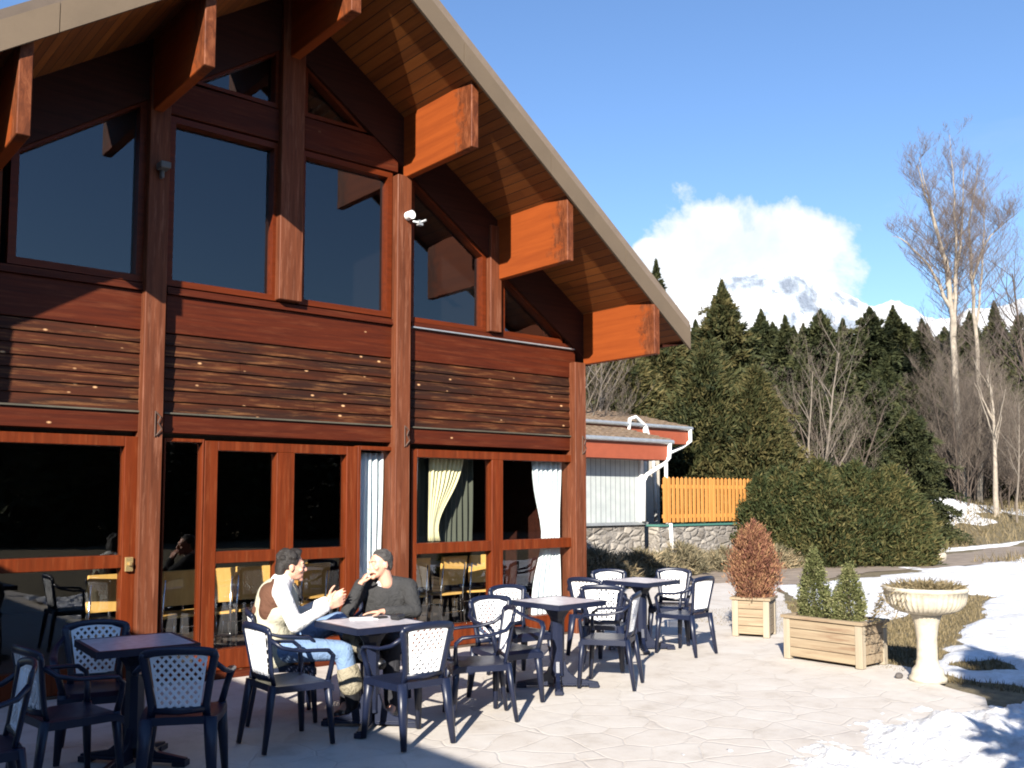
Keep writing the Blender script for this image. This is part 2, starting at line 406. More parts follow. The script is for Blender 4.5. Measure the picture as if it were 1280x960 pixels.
w = rail_window('window', 0.355, 2.71, 0.02, 2.10, .13, .085, .2, rails=((1.0, 1.107),), mull=())
bm = B(); box(bm, 2.60, 2.665, 8.105, 8.137, 0.97, 1.09); box(bm, 2.62, 2.645, 8.07, 8.105, 1.02, 1.05)
cobj('handle', bm, simple('brass', (0.75, 0.55, 0.25), 0.3, 0.8), parent=w, bev=.004)
rail_window('window', 2.905, 3.265, 0.02, 2.10, .018, .03, .07)
d = rail_window('door', 3.27, 4.82, 0.06, 2.09, .12, .085, .18, rails=((1.0, 1.105),), mull=((3.96, 4.14),))
bm = B(); sweep(bm, [(4.02, 8.12, 1.02), (4.02, 8.08, 1.02), (4.10, 8.075, 1.02)], .011); cobj('handle', bm, METAL, parent=d)
bm = B(); box(bm, 3.27, 5.27, 8.05, 8.30, -0.01, 0.055); cobj('threshold', bm, WOOD_X, bev=.005)
rail_window('window', 4.825, 5.28, 0.06, 2.10, .035, .04, .18)
rail_window('window', 5.46, 7.825, 0.02, 2.09, .075, .085, .22, rails=((1.0, 1.112),), mull=((6.53, 6.69),))
# sill blocks
bm = B(); box(bm, 0.35, 2.72, 8.10, 8.30, -.01, .018); cobj('plinth', bm, SOIL)
bm = B(); box(bm, 5.455, 7.83, 8.10, 8.30, -.01, .018); cobj('plinth', bm, SOIL)
# purlins
for x0, zb, w_ in ((0.10, 3.19, .09), (1.425, 4.06, .09), (2.71, 4.93, .09), (3.99, 5.80, .10), (5.315, 4.92, .085), (6.58, 4.03, .085), (7.925, 3.19, .09)):
    x1 = x0+w_; yf = 6.93 + .012*abs(x0-AX)
    a, b_ = soff(x0)+.06, soff(x1)+.06
    bm = B()
    prism(bm, [(x0, zb), (x1, zb), (x1, b_), (x0, a)], yf, 8.12)
    cobj('purlin', bm, WOOD_PURLIN, bev=.006)
# roof: slabs, soffit, barge boards, ridge
XR, XL, YB = 8.52, -0.62, 20.0
def yb(x): return 6.79 + .047*abs(x-AX)
for s, xe in ((1, XR), (-1, XL)):
    bm = B()
    P = lambda x, y, dz: bm.verts.new((x, y, soff(x)+dz))
    a = [P(AX, yb(AX)+.03, 0), P(xe, yb(xe)+.03, 0), P(xe, YB, 0), P(AX, YB, 0)]
    t = [P(AX, yb(AX)+.03, .02), P(xe, yb(xe)+.03, .02), P(xe, YB, .02), P(AX, YB, .02)]
    bm.faces.new(a); bm.faces.new(t[::-1])
    for i in range(4): bm.faces.new((a[i], t[i], t[(i+1) % 4], a[(i+1) % 4]))
    cobj('soffit', bm, SOFFIT)
    bm = B()
    P = lambda x, y, dz: bm.verts.new((x, y, soff(x)+dz))
    a = [P(AX, yb(AX)+.03, .022), P(xe, yb(xe)+.03, .022), P(xe, YB, .022), P(AX, YB, .022)]
    t = [P(AX, yb(AX)-.02, .24), P(xe+s*.03, yb(xe)-.02, .24), P(xe+s*.03, YB, .24), P(AX, YB, .24)]
    bm.faces.new(a); bm.faces.new(t[::-1])
    for i in range(4): bm.faces.new((a[i], t[i], t[(i+1) % 4], a[(i+1) % 4]))
    roof = cobj('roof', bm, simple('roof_sheet', (0.16, 0.12, 0.09), 0.7, var=.1))
    # barge board
    bm = B(); n = 4
    xs = [AX + (xe+s*.07-AX)*i/n for i in range(n+1)]
    for p, q in zip(xs, xs[1:]):
        q2 = q - s*.006
        vs = []
        for x in (p, q2):
            for dy in (0, .028):
                for dz in (-.05, .235): vs.append(bm.verts.new((x, yb(x)-.005+dy, soff(x)+dz)))
        for f in ((0,1,3,2), (4,6,7,5), (0,4,5,1), (2,3,7,6), (0,2,6,4), (1,5,7,3)): bm.faces.new([vs[i] for i in f])
    cobj('barge_board', bm, FASCIA, parent=None)
    bm = B(); vs = []
    for y in (yb(xe)+.03, YB):
        for x in (xe-.01 if s > 0 else xe, xe+.02 if s > 0 else xe+.03):
            for dz in (-.03, .02): vs.append(bm.verts.new((x, y, soff(xe)+dz)))
    for f in ((0,1,3,2), (4,6,7,5), (0,4,5,1), (2,3,7,6), (0,2,6,4), (1,5,7,3)): bm.faces.new([vs[i] for i in f])
    cobj('eave_board', bm, WOOD_DARK)
# side walls, back wall, floors, ceiling inside
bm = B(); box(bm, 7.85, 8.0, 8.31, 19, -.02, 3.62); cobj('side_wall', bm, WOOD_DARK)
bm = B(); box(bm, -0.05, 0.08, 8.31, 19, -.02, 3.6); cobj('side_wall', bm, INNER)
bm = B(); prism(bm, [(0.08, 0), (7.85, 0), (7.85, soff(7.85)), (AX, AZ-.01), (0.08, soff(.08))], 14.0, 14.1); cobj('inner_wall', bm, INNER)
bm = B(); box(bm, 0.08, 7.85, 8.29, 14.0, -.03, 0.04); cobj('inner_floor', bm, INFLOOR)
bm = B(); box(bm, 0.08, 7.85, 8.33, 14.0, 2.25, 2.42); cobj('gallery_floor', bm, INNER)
bm = B(); prism(bm, [(0.08, 2.42), (7.85, 2.42), (7.85, soff(7.85)), (AX, AZ-.01), (0.08, soff(.08))], 8.75, 8.85); cobj('blackout_panel', bm, BLACKOUT)  # black panel added so the space behind the upper windows stays dark

# curtains hung inside
def curtain(x0, x1, y, z0, z1, label, mat, folds=9, tie=None, group=None):
    bm = B(); nx, nz = folds*8, 16; rows = []
    for j in range(nz+1):
        z = z0 + (z1-z0)*j/nz; r = []
        for i in range(nx+1):
            u = i/nx
            a0, a1 = x0, x1
            if tie:
                k = math.exp(-((z-tie[0])/0.45)**2); a0 = x0 + (tie[1]-x0)*k; a1 = x1 + (tie[2]-x1)*k
            x = a0 + (a1-a0)*u
            yy = y + .022*math.sin(u*folds*2*PI + .6*math.sin(z*2)) + .008*math.sin(u*folds*5+z*3)
            r.append(bm.verts.new((x, yy, z)))
        rows.append(r)
    for a, b_ in zip(rows, rows[1:]):
        for i in range(nx): bm.faces.new((a[i], a[i+1], b_[i+1], b_[i]))
    o = obj('curtain', bm, mat, smooth=True)
    md = o.modifiers.new('thick', 'SOLIDIFY'); md.thickness = .004
    return tag(o, label, 'curtain', group)
curtain(4.86, 5.20, 8.285, .08, 2.04, 'narrow pale blue-white curtain hanging behind the glass right of the double door', CURT, 5)
curtain(7.24, 7.70, 8.29, .10, 2.03, 'white curtain hanging behind the glass beside the corner post of the chalet', CURT, 6, tie=(1.12, 7.40, 7.68))
curtain(5.52, 5.66, 8.33, 1.0, 2.04, 'narrow white curtain edge behind the top left pane right of the grey-sweatered man', CURT, 2)
curtain(5.82, 6.30, 8.34, 1.12, 2.04, 'cream curtain piece shaped as the sunlit patch behind the upper pane right of the grey-sweatered man', CURT_Y, 8, tie=(1.25, 5.82, 5.93))  # outline stands for the sunlit patch of one larger curtain

curtain(5.50, 6.52, 8.48, 1.0, 2.04, 'dark olive curtain part, shade put into its colour, behind the cream piece, right of the grey-sweatered man', simple('olive_shade_cloth', (.075, .08, .06), .9), 14)  # shaded rest of the same curtain, its shade painted as dark cloth
# small fixtures on the posts
bm = B(); sweep(bm, [(5.33, 8.05, 4.50), (5.33, 7.97, 4.50)], .045, .045, seg=14)
cam_t = thing('security_camera', 'small white round security camera fixed high on the timber post under the roof', 'camera', (5.33, 8.05, 4.50))
o = obj('housing', bm, WHITE, smooth=False); o.parent = cam_t; o.matrix_parent_inverse = Matrix.Translation((-5.33, -8.05, -4.50))
bm = B(); sweep(bm, [(5.36, 8.0, 4.44), (5.42, 7.96, 4.43), (5.46, 7.9, 4.45)], .012); box(bm, 5.40, 5.45, 7.94, 7.99, 4.40, 4.45)
o = obj('bracket', bm, METAL); o.parent = cam_t; o.matrix_parent_inverse = Matrix.Translation((-5.33, -8.05, -4.50))
bm = B(); box(bm, 2.74, 2.83, 7.93, 8.05, 4.40, 4.46, ); box(bm, 2.77, 2.80, 8.0, 8.058, 4.33, 4.41)
tag(obj('wall_lamp', bm, simple('dull_grey_metal', (.10, .10, .10), .6), bev=.008), 'small grey box lamp high on the shaded timber post', 'lamp')

# ------------------------------------------------------------------ indoor chairs and tables behind the glass
def indoor_chair(label):
    t = thing('dining_chair', label, 'chair', (0,0,0), 0, 'beech dining chairs inside the chalet')
    bm = B(); sweep(bm, [(0, -.21, .56), (0, -.22, .70), (0, -.25, .88)], [.185, .20, .195], [.012]*3, side=(1,0,0), seg=12, sq=.8)
    obj('backrest', bm, WOOD_SEAT, t)
    bm = B(); sweep(bm, [(0, -.20, .455), (0, 0, .45), (0, .2, .455)], [.19, .21, .20], [.012]*3, side=(1,0,0), seg=12, sq=.8)
    obj('seat', bm, WOOD_SEAT, t)
    for sx in (-1, 1):
        bm = B(); sweep(bm, [(sx*.17, -.25, .01), (sx*.165, -.2, .45), (sx*.16, -.24, .80)], .011); obj('leg', bm, CHROME, t, smooth=True)
        bm = B(); sweep(bm, [(sx*.17, .23, .01), (sx*.165, .18, .44)], .011); obj('leg', bm, CHROME, t, smooth=True)
    bm = B(); sweep(bm, [(-.165, -.22, .25), (.165, -.22, .25)], .008); sweep(bm, [(-.165, .2, .3), (.165, .2, .3)], .008); obj('stretcher', bm, CHROME, t)
    return t
ic = None
for x, y, r, l in ((3.24, 8.86, 8, 'beech chair back seen through the narrow glass left of the double door'),
                   (4.05, 8.95, -6, 'beech chair back behind the left door leaf, left of the brown-and-white vest man'),
                   (4.62, 8.93, 12, 'beech chair back seen through the glass between the two seated men'),
                   (2.60, 8.80, 5, 'beech chair back behind the lower left window, beside its wooden jamb'),
                   (6.40, 8.93, 5, 'beech chair back behind the glass, left one just right of the grey-sweatered man'),
                   (6.92, 8.96, -10, 'beech chair back behind the glass, next to the window mullion'),
                   (5.05, 9.6, 190, 'beech chair farther inside, facing out behind the two seated men'),
                   (3.62, 8.90, -4, 'beech chair back behind the left door leaf, just right of the door stile'),
                   (4.40, 9.00, 10, 'beech chair back behind the double door, between the vest man and the central door stile'),
                   (5.90, 8.92, -5, 'beech chair back behind the glass, nearest the grey-sweatered man')):
    if ic is None:
        ic = indoor_chair(l); ic.location = (x, y, .04); ic.rotation_euler.z = math.radians(r)
    else: copy_tree(ic, (x, y, .04), math.radians(r), l, None)
it = None
for x, l in ((3.4, 'indoor table with pale top behind the glass left of the double door'), (4.4, 'indoor table with pale top behind the double door'), (6.6, 'indoor table with pale top behind the right-hand window')):
    if it is None:
        it = thing('indoor_table', l, 'table', (x, 9.6, .04), 0, 'indoor tables with pale tops')
        bm = B(); box(bm, -.42, .42, -.35, .35, .72, .75); obj('tabletop', bm, TABLECLOTH, it, bev=.006)
        for sx in (-1, 1):
            for sy in (-1, 1):
                bm = B(); sweep(bm, [(sx*.37, sy*.3, .0), (sx*.37, sy*.3, .72)], .018); obj('leg', bm, CHROME, it, smooth=True)
    else: copy_tree(it, (x, 9.6, .04), 0, l, None)

# ------------------------------------------------------------------ terrace chairs
def clip_poly(poly, a, n):
    out = []
    for i in range(len(poly)):
        p, q = poly[i-1], poly[i]
        dp = (p[0]-a[0])*n[0]+(p[1]-a[1])*n[1]; dq = (q[0]-a[0])*n[0]+(q[1]-a[1])*n[1]
        if (dp >= 0) != (dq >= 0):
            t = dp/(dp-dq); out.append((p[0]+(q[0]-p[0])*t, p[1]+(q[1]-p[1])*t))
        if dq >= 0: out.append(q)
    return out
def back_pt(u, z, off=0):          # point of the tilted, slightly curved back at height z, across u
    return V((u, -.205 - (z-.45)*.20 - off + .035*(u/.2)**2, z))
def terrace_chair(label):
    t = thing('terrace_chair', label, 'chair', (0,0,0), 0, 'navy plastic armchairs with white lattice backs on the terrace')
    # seat: dished slab with a rolled front edge
    bm = B(); nx, ny = 10, 10; top = []; bot = []
    for j in range(ny+1):
        v = j/ny; y = -.215 + .44*v; r = []; rb = []
        hw = .205 + .03*math.sin(v*PI*.6)
        for i in range(nx+1):
            u = i/nx*2-1
            z = .438 - .014*math.sin(PI*v)*(1-u*u) - (.03*max(0, (v-.85)/.15)**2) - .01*abs(u)**6
            r.append(bm.verts.new((u*hw, y, z))); rb.append(bm.verts.new((u*hw, y, z-.022 if 0 < i < nx and 0 < j < ny else z-.045)))
        top.append(r); bot.append(rb)
    for j in range(ny):
        for i in range(nx):
            bm.faces.new((top[j][i], top[j][i+1], top[j+1][i+1], top[j+1][i])); bm.faces.new((bot[j][i], bot[j+1][i], bot[j+1][i+1], bot[j][i+1]))
    for i in range(nx):
        bm.faces.new((top[0][i], bot[0][i], bot[0][i+1], top[0][i+1])); bm.faces.new((top[ny][i], top[ny][i+1], bot[ny][i+1], bot[ny][i]))
    for j in range(ny):
        bm.faces.new((top[j][0], top[j+1][0], bot[j+1][0], bot[j][0])); bm.faces.new((top[j][nx], bot[j][nx], bot[j+1][nx], top[j+1][nx]))
    obj('seat', bm, NAVY, t, smooth=False)
    for sx in (-1, 1):
        bm = B(); sweep(bm, [(sx*.195, .19, .43), (sx*.212, .205, .25), (sx*.228, .222, .005)], [.036, .030, .019], [.026, .022, .016], side=(1,0,0), seg=8, sq=.8); obj('leg', bm, NAVY, t, smooth=True)
        bm = B(); sweep(bm, [(sx*.175, -.20, .43), (sx*.185, -.225, .25), (sx*.20, -.262, .005)], [.040, .034, .020], [.024, .021, .015], side=(1,0,0), seg=8, sq=.8); obj('leg', bm, NAVY, t, smooth=True)
        # armrest: from the back upright, level, then curling down into the front leg
        bm = B()
        pts = [back_pt(sx*.20, .735) + V((0, .0, 0)), (sx*.245, -.17, .685), (sx*.262, -.05, .655), (sx*.265, .08, .648), (sx*.262, .16, .64), (sx*.250, .205, .60), (sx*.225, .205, .52), (sx*.20, .195, .42)]
        sweep(bm, pts, [.014, .018, .024, .027, .026, .022, .020, .022], [.016, .014, .012, .012, .013, .014, .016, .018], side=(1,0,0), seg=8, sq=.7)
        obj('armrest', bm, NAVY, t, smooth=True)
    # back frame: two uprights, arched top rail, bottom rail
    bm = B()
    for sx in (-1, 1):
        sweep(bm, [back_pt(sx*.155, .40), back_pt(sx*.150, .50), back_pt(sx*.172, .65), back_pt(sx*.195, .775), back_pt(sx*.190, .80)], [.024, .022, .022, .026, .022], [.013]*5, side=(1,0,0), seg=8, sq=.8)
    arch = [back_pt(.195*math.sin(a), .785 + .032*math.cos(a)) for a in [(-1.45 + 2.9*i/12) for i in range(13)]]
    sweep(bm, arch, [.012]*13, [.024]*13, side=(0,1,0), seg=8, sq=.8)
    sweep(bm, [back_pt(-.14, .475), back_pt(0, .47), back_pt(.14, .475)], [.012]*3, [.022]*3, side=(0,1,0), seg=8, sq=.8)
    obj('back_frame', bm, NAVY, t, smooth=True)
    # lattice: diagonal strips clipped to a trapezoid
    bm = B()
    trap = [(-.118, .49), (.118, .49), (.158, .775), (.10, .797), (0, .804), (-.10, .797), (-.158, .775)]
    def strip(poly, y0, y1):
        for (u0, v0), (u1, v1) in zip(trap, trap[1:]+trap[:1]):
            poly = clip_poly(poly, (u0, v0), (-(v1-v0), u1-u0))
            if len(poly) < 3: return
        a = [bm.verts.new(back_pt(u, v, y0)) for u, v in poly]; b_ = [bm.verts.new(back_pt(u, v, y1)) for u, v in poly]
        bm.faces.new(a); bm.faces.new(b_[::-1]); m = len(poly)
        for i in range(m): bm.faces.new((a[i], b_[i], b_[(i+1) % m], a[(i+1) % m]))
    hw = .0078; k = .04
    for s in (-1, 1):
        for i in range(-14, 15):
            c = i*k*1.15; d_ = V((s*.66, .75)).normalized(); nn = V((-d_.y, d_.x))
            o_ = V((c, .65)); a = o_ - d_*.4; b_ = o_ + d_*.4
            strip([tuple(a-nn*hw), tuple(b_-nn*hw), tuple(b_+nn*hw), tuple(a+nn*hw)] if True else None, -.006 - .0006*s, .004 + .0006*s)
    for (u0, v0), (u1, v1) in zip(trap, trap[1:]+trap[:1]):
        a, b_ = V((u0, v0)), V((u1, v1)); dd = (b_-a).normalized(); nn = V((-dd.y, dd.x))
        strip([tuple(a), tuple(b_), tuple(b_+nn*.012), tuple(a+nn*.012)], -.0075, .0055)
    obj('lattice_panel', bm, LATTICE, t)
    return t
CH = [  # x, y, facing (deg), label
 (2.88, 5.70, 0,  'sunlit navy armchair in front of the man in the vest, facing right to his table'),
 (3.52, 5.26, 88, 'navy armchair seen from behind, nearest the camera at the table of the two seated men'),
 (2.02, 5.25, 62, 'shaded navy armchair with lattice back to the camera, right front of the leftmost table'),
 (1.84, 6.22, 256, 'navy armchair in shade behind the leftmost table, facing the camera, against the window'),
 (0.95, 5.12, 176, 'navy armchair cut by the left photo edge, turned away from the leftmost table'),
 (1.52, 5.62, 8, 'navy armchair in deep shade touching the left side of the leftmost table'),
 (4.25, 5.46, 152, 'empty navy armchair seen side-on, facing left, just right of the men\'s table'),
 (4.77, 5.78, 262, 'navy armchair facing the camera, directly behind the side-on chair right of the men'),
 (5.48, 6.42, 262, 'navy armchair against the chalet window behind the middle empty table'),
 (5.83, 5.68, 122, 'navy armchair just right of the middle empty table, its lattice seen edge-on'),
 (6.38, 6.28, 40, 'navy armchair with broad lattice to the camera, between the middle and far tables'),
 (6.86, 6.86, 15, 'navy armchair left of the far table, only its back rim and lattice edge seen'),
 (7.46, 7.20, 236, 'navy armchair behind the far table on the left, close to the chalet corner post'),
 (8.06, 6.90, 212, 'navy armchair behind the far table on the right, arm showing past the table edge'),
 (7.62, 6.34, 96, 'rightmost navy armchair on the terrace, lattice back to the camera, beside the far table'),
 (3.16, 6.34, -22, 'navy armchair on which the man in the vest is sitting'),
 (3.93, 6.30, 222, 'navy armchair on which the man in the grey sweater is sitting'),
]
c0 = None
for x, y, f, l in CH:
    rz = math.radians(f-90)
    if c0 is None:
        c0 = terrace_chair(l); c0.location = (x, y, .004); c0.rotation_euler.z = rz; c0.scale = (.93, .95, .945)
    else: copy_tree(c0, (x, y, .004), rz, l, None)

# ------------------------------------------------------------------ terrace tables
def terrace_table(label):
    t = thing('pedestal_table', label, 'table', (0,0,0), 0, 'square pedestal tables with navy bases on the terrace')
    bm = B(); box(bm, -.272, .272, -.272, .272, .704, .716); obj('tabletop', bm, TABLETOP, t, bev=.003)
    bm = B()
    for a in range(4):
        M = Matrix.Rotation(a*PI/2, 4, 'Z'); box(bm, -.29, .29, .268, .292, .676, .7175, M)
    box(bm, -.27, .27, -.27, .27, .685, .7035); obj('edge_band', bm, NAVY, t)
    bm = B(); lathe(bm, [(.062, .10), (.058, .12), (.058, .55), (.066, .58), (.10, .63), (.19, .684)], seg=8); obj('column', bm, NAVY, t)
    bm = B()
    for a in range(4):
        M = Matrix.Rotation(a*PI/2+PI/4, 4, 'Z')
        vs0 = len(bm.verts)
        prism(bm, [(.03, .02), (.335, .02), (.34, .045), (.16, .075), (.09, .13), (.06, .22), (.03, .22)], -.017, .017)
        bm.verts.ensure_lookup_table(); bmesh.ops.transform(bm, matrix=M, verts=bm.verts[vs0:])
        vs = box(bm, .26, .345, -.032, .032, .0, .034, M)
        box(bm, .04, .26, -.028, .028, .018, .036, M)
    obj('base', bm, NAVY, t, bev=.003)
    return t
t0 = terrace_table('marble-topped pedestal table between the two seated men'); t0.location = (3.53, 5.74, .004)
copy_tree(t0, (1.96, 5.86, .004), math.radians(-4), 'marble-topped pedestal table standing in the shade at the left', None)
copy_tree(t0, (5.44, 5.90, .004), math.radians(4), 'empty sunlit pedestal table in the middle of the terrace', None)
copy_tree(t0, (7.45, 6.78, .004), math.radians(6), 'farthest pedestal table, near the corner post of the chalet', None)
# things lying on the men's table
bm = B(); box(bm, 3.74-.11, 3.74-.02, 5.83, 5.89, .722, .735); tag(obj('phone', bm, DARKGREY, bev=.003), 'flat black phone lying on the men\'s table', 'phone')
bm = B(); box(bm, -.055, .055, -.035, .035, 0, .035)
o = obj('wallet', bm, DARKGREY, bev=.01); o.location = (3.73, 5.72, .7222); o.rotation_euler.z = .5; tag(o, 'thick black wallet on the men\'s table beside the phone', 'wallet')
bm = B(); box(bm, -.10, .10, -.07, .07, 0, .003)
o = obj('paper_sheet', bm, PAPER); o.location = (3.56, 5.90, .7222); o.rotation_euler.z = -.5; tag(o, 'white paper sheet lying on the men\'s table', 'paper')

# ------------------------------------------------------------------ people
def add_cone(bm, p0, r0, p1, r1, seg=14):
    """capsule with different end radii"""
    p0, p1 = V(p0), V(p1); d = p1-p0; L_ = max(d.length, 1e-5); t = d/L_
    s = V((0,0,1)) if abs(t.z) < .9 else V((1,0,0)); s = (s-t*s.dot(t)).normalized(); u = t.cross(s)
    rings = []; prof = []
    for k in range(1, 5): a = PI/2*k/5; prof.append((-r0*math.cos(a), r0*math.sin(a)))
    prof += [(0, r0), (L_, r1)]
    for k in range(4, 0, -1): a = PI/2*k/5; prof.append((L_ + r1*math.cos(a), r1*math.sin(a)))
    for z, r in prof:
        rings.append([bm.verts.new(p0 + t*z + (s*math.cos(2*PI*k/seg) + u*math.sin(2*PI*k/seg))*r) for k in range(seg)])
    for a, b_ in zip(rings, rings[1:]):
        for k in range(seg): bm.faces.new((a[k], a[(k+1) % seg], b_[(k+1) % seg], b_[k]))
    bm.faces.new(rings[0][::-1]); bm.faces.new(rings[-1])
def add_ell(bm, c, r, rot=None, seg=16):
    M = Matrix.Translation(V(c)) @ (rot.to_4x4() if rot else Matrix.Identity(4)) @ Matrix.Diagonal((*r, 1))
    bmesh.ops.create_uvsphere(bm, u_segments=seg, v_segments=seg//2+2, radius=1, matrix=M)
def remeshed(name, bm, mat, parent, voxel, smooth=3, mats=None):
    me = bpy.data.meshes.new(name+'_src'); bmesh.ops.recalc_face_normals(bm, faces=bm.faces); bm.to_mesh(me); bm.free()
    o = link(bpy.data.objects.new(name+'_src', me))
    m = o.modifiers.new('r', 'REMESH'); m.mode = 'VOXEL'; m.voxel_size = voxel; m.use_smooth_shade = True
    s = o.modifiers.new('s', 'SMOOTH'); s.iterations = smooth; s.factor = .5
    dg = bpy.context.evaluated_depsgraph_get(); dg.update()
    me2 = bpy.data.meshes.new_from_object(o.evaluated_get(dg)); me2.name = name
    bpy.data.objects.remove(o); me2.materials.clear(); me2.materials.append(mat)
    for p in me2.polygons: p.use_smooth = True
    r = link(bpy.data.objects.new(name, me2)); r.parent = parent
    return r
def chain(bm, pts, rs):
    for (a, ra), (b_, rb) in zip(zip(pts, rs), list(zip(pts, rs))[1:]): add_cone(bm, a, ra, b_, rb)
def hand(bm, wrist, dirv, palm_n, curl, thumb_side, size=1.0, spread=.10):
    """palm + five jointed fingers; palm_n = direction the palm faces"""
    d = V(dirv).normalized(); n = V(palm_n); n = (n-d*n.dot(d)).normalized(); s = d.cross(n)*thumb_side
    w = V(wrist)
    for q in (-.028, -.010, .010, .028): add_cone(bm, w + d*.015 + s*q*.7*size, .015*size, w + d*.085*size + s*q*size, .012*size, 10)
    for i, (q, ln) in enumerate(((.030, .070), (.011, .078), (-.009, .073), (-.028, .058))):
        p = w + d*.085*size + s*q*size; dd = (d + s*spread*q/.03).normalized(); c = curl*(1 + .12*i)
        for k, f in enumerate((.45, .32, .23)):
            dd = (Matrix.Rotation(c*(.7 if k == 0 else 1), 3, s*(1 if n.dot(Matrix.Rotation(.1, 3, s) @ d) > 0 else -1)) @ dd)
            q2 = p + dd*ln*f*size; add_cone(bm, p, (.0090-.001*k)*size, q2, (.0083-.001*k)*size, 10); p = q2
    p = w + d*.025*size + s*.026*size; dd = (d*.55 + s*.75 + n*.35).normalized()
    for k, f in enumerate((.038, .030, .024)):
        q2 = p + dd*f*size; add_cone(bm, p, (.0125-.0015*k)*size, q2, (.011-.0015*k)*size, 10); p = q2; dd = (dd + d*.45).normalized()
def head(bm, c, R, k=1.0):
    """c = skull centre; R = 3x3 rotation, local +Y is where the face looks"""
    P = lambda x, y, z: V(c) + R @ (V((x, y, z))*k)
    E = lambda p, r: add_ell(bm, P(*p), tuple(q*k for q in r), R)
    E((0, -.012, .028), (.074, .092, .082)); E((0, .022, -.02), (.064, .072, .085)); E((0, .045, -.072), (.046, .048, .036))
    E((0, .078, .028), (.052, .016, .016))                       # brow
    add_cone(bm, P(0, .090, .012), .009*k, P(0, .112, -.026), .013*k, 10)  # nose
    E((0, .098, -.032), (.019, .014, .010))
    E((0, .086, -.058), (.026, .012, .007)); E((0, .084, -.070), (.024, .012, .008))  # lips
    E((0, .080, -.098), (.022, .018, .018))                      # chin
    for s in (-1, 1):
        E((s*.046, .070, -.025), (.020, .016, .018)); E((s*.075, -.004, -.012), (.009, .020, .031)); E((s*.030, .082, .006), (.015, .010, .010))
    add_cone(bm, P(0, -.015, -.05), .056*k, P(0, -.04, -.16), .058*k)
def face_parts(c, R, k, parent, haircol, style):
    P = lambda x, y, z: V(c) + R @ (V((x, y, z))*k)
    bm = B()
    for s in (-1, 1): add_ell(bm, P(s*.030, .081, .007), (.0125*k, .008*k, .0065*k), R, 10)
    obj('eyes', bm, MATS['eye'], parent, smooth=True)
    bm = B()
    for s in (-1, 1): sweep(bm, [P(s*.014, .096, .026), P(s*.032, .092, .031), P(s*.048, .078, .026)], (.0038 if style == 'full' else .0026)*k)
    obj('eyebrows', bm, MATS[haircol], parent)
    bm = B()
    if style == 'full': add_ell(bm, P(0, -.022, .038), (.083*k, .096*k, .088*k), R, 20)
    else: add_ell(bm, P(0, -.020, .034), (.0775*k, .094*k, .083*k), R, 20)
    if style == 'full':
        add_ell(bm, P(0, .03, .10), (.062*k, .062*k, .036*k), R); add_ell(bm, P(0, -.075, -.02), (.07*k, .045*k, .085*k), R)
        r2 = random.Random(4)
        for i in range(60):
            a = r2.uniform(0, 2*PI); e = r2.uniform(.1, 1.2); p = V((math.cos(a)*math.cos(e)*.08, -.02+math.sin(a)*math.cos(e)*.09, .045+math.sin(e)*.08))
            add_ell(bm, P(*p), (.018*k,)*3, None, 8)
    else:
        add_ell(bm, P(0, -.058, -.005), (.066*k, .043*k, .070*k), R)
        r2 = random.Random(6)
        for i in range(70):
            a = r2.uniform(0, 2*PI); e = r2.uniform(.15, 1.3); add_ell(bm, P(math.cos(a)*math.cos(e)*.072, -.02+math.sin(a)*math.cos(e)*.086, .040+math.sin(e)*.076), (.011*k,)*3, None, 8)
        for s in (-1, 1): add_ell(bm, P(s*.073, .012, .012), (.011*k, .022*k, .03*k), R)
    # cut the cap off the face with a plane through hairline and nape
    hl = V((0, .066, .070)) if style == 'full' else V((0, .062, .078))
    co = P(*hl); nn = R @ V((0, .80, -.60) if style == 'full' else (0, .80, -.60))
    for side_p, side_n in ((P(0, .052, .055) if style == 'full' else P(0, .050, .075), R @ (V((0, 1, -.25)) if style == 'full' else V((0, 1, -.8)))), (P(0, -.02, -.055), R @ V((0, .5, -.9)))):
        geom = list(bm.verts)+list(bm.edges)+list(bm.faces)
        res = bmesh.ops.bisect_plane(bm, geom=geom, plane_co=side_p, plane_no=side_n.normalized(), clear_outer=True)
        ed = [e for e in bm.edges if e.is_boundary]
        bmesh.ops.holes_fill(bm, edges=ed, sides=0)
    return remeshed('hair', bm, MATS[haircol], parent, .006*k, 2)
simple('eye', (0.05, 0.035, 0.03), 0.2)
simple('dark_hair', (0.018, 0.014, 0.012), 0.6, var=.4, vscale=60, bumpy=.8, bscale=120)
simple('grey_hair', (0.050, 0.045, 0.042), 0.7, var=.5, vscale=50, bumpy=.8, bscale=120)
def cloth(name, col, var=.12, b1=.5, rough=.9, bs=18):
    m, nt, b = newmat(name); v = coords(nt)
    n = N(nt, 'ShaderNodeTexNoise', Scale=6.0, Detail=6.0, Roughness=.7); L(nt, v, n.inputs['Vector'])
    L(nt, ramp(nt, n.outputs['Fac'], [(.3, tuple(q*(1-var) for q in col)), (.7, tuple(q*(1+var) for q in col))]), b.inputs['Base Color'])
    w = N(nt, 'ShaderNodeTexNoise', Scale=float(bs), Detail=3.0, Distortion=1.4); L(nt, v, w.inputs['Vector'])
    bump(nt, w.outputs['Fac'], b, b1, .03); b.inputs['Roughness'].default_value = rough; b.inputs['Specular IOR Level'].default_value = .15
    return m
CL_WHITE = cloth('white_fleece', (0.74, 0.73, 0.70), .05); CL_VEST = cloth('beige_quilt', (0.42, 0.40, 0.31), .08); CL_BROWN = cloth('brown_suede', (0.105, 0.05, 0.032), .15)
CL_DENIM = cloth('blue_denim', (0.155, 0.235, 0.38), .2); CL_GREY = cloth('charcoal_knit', (0.040, 0.040, 0.041), .15, .6); CL_DARK = cloth('dark_trousers', (0.03, 0.03, 0.035), .2)
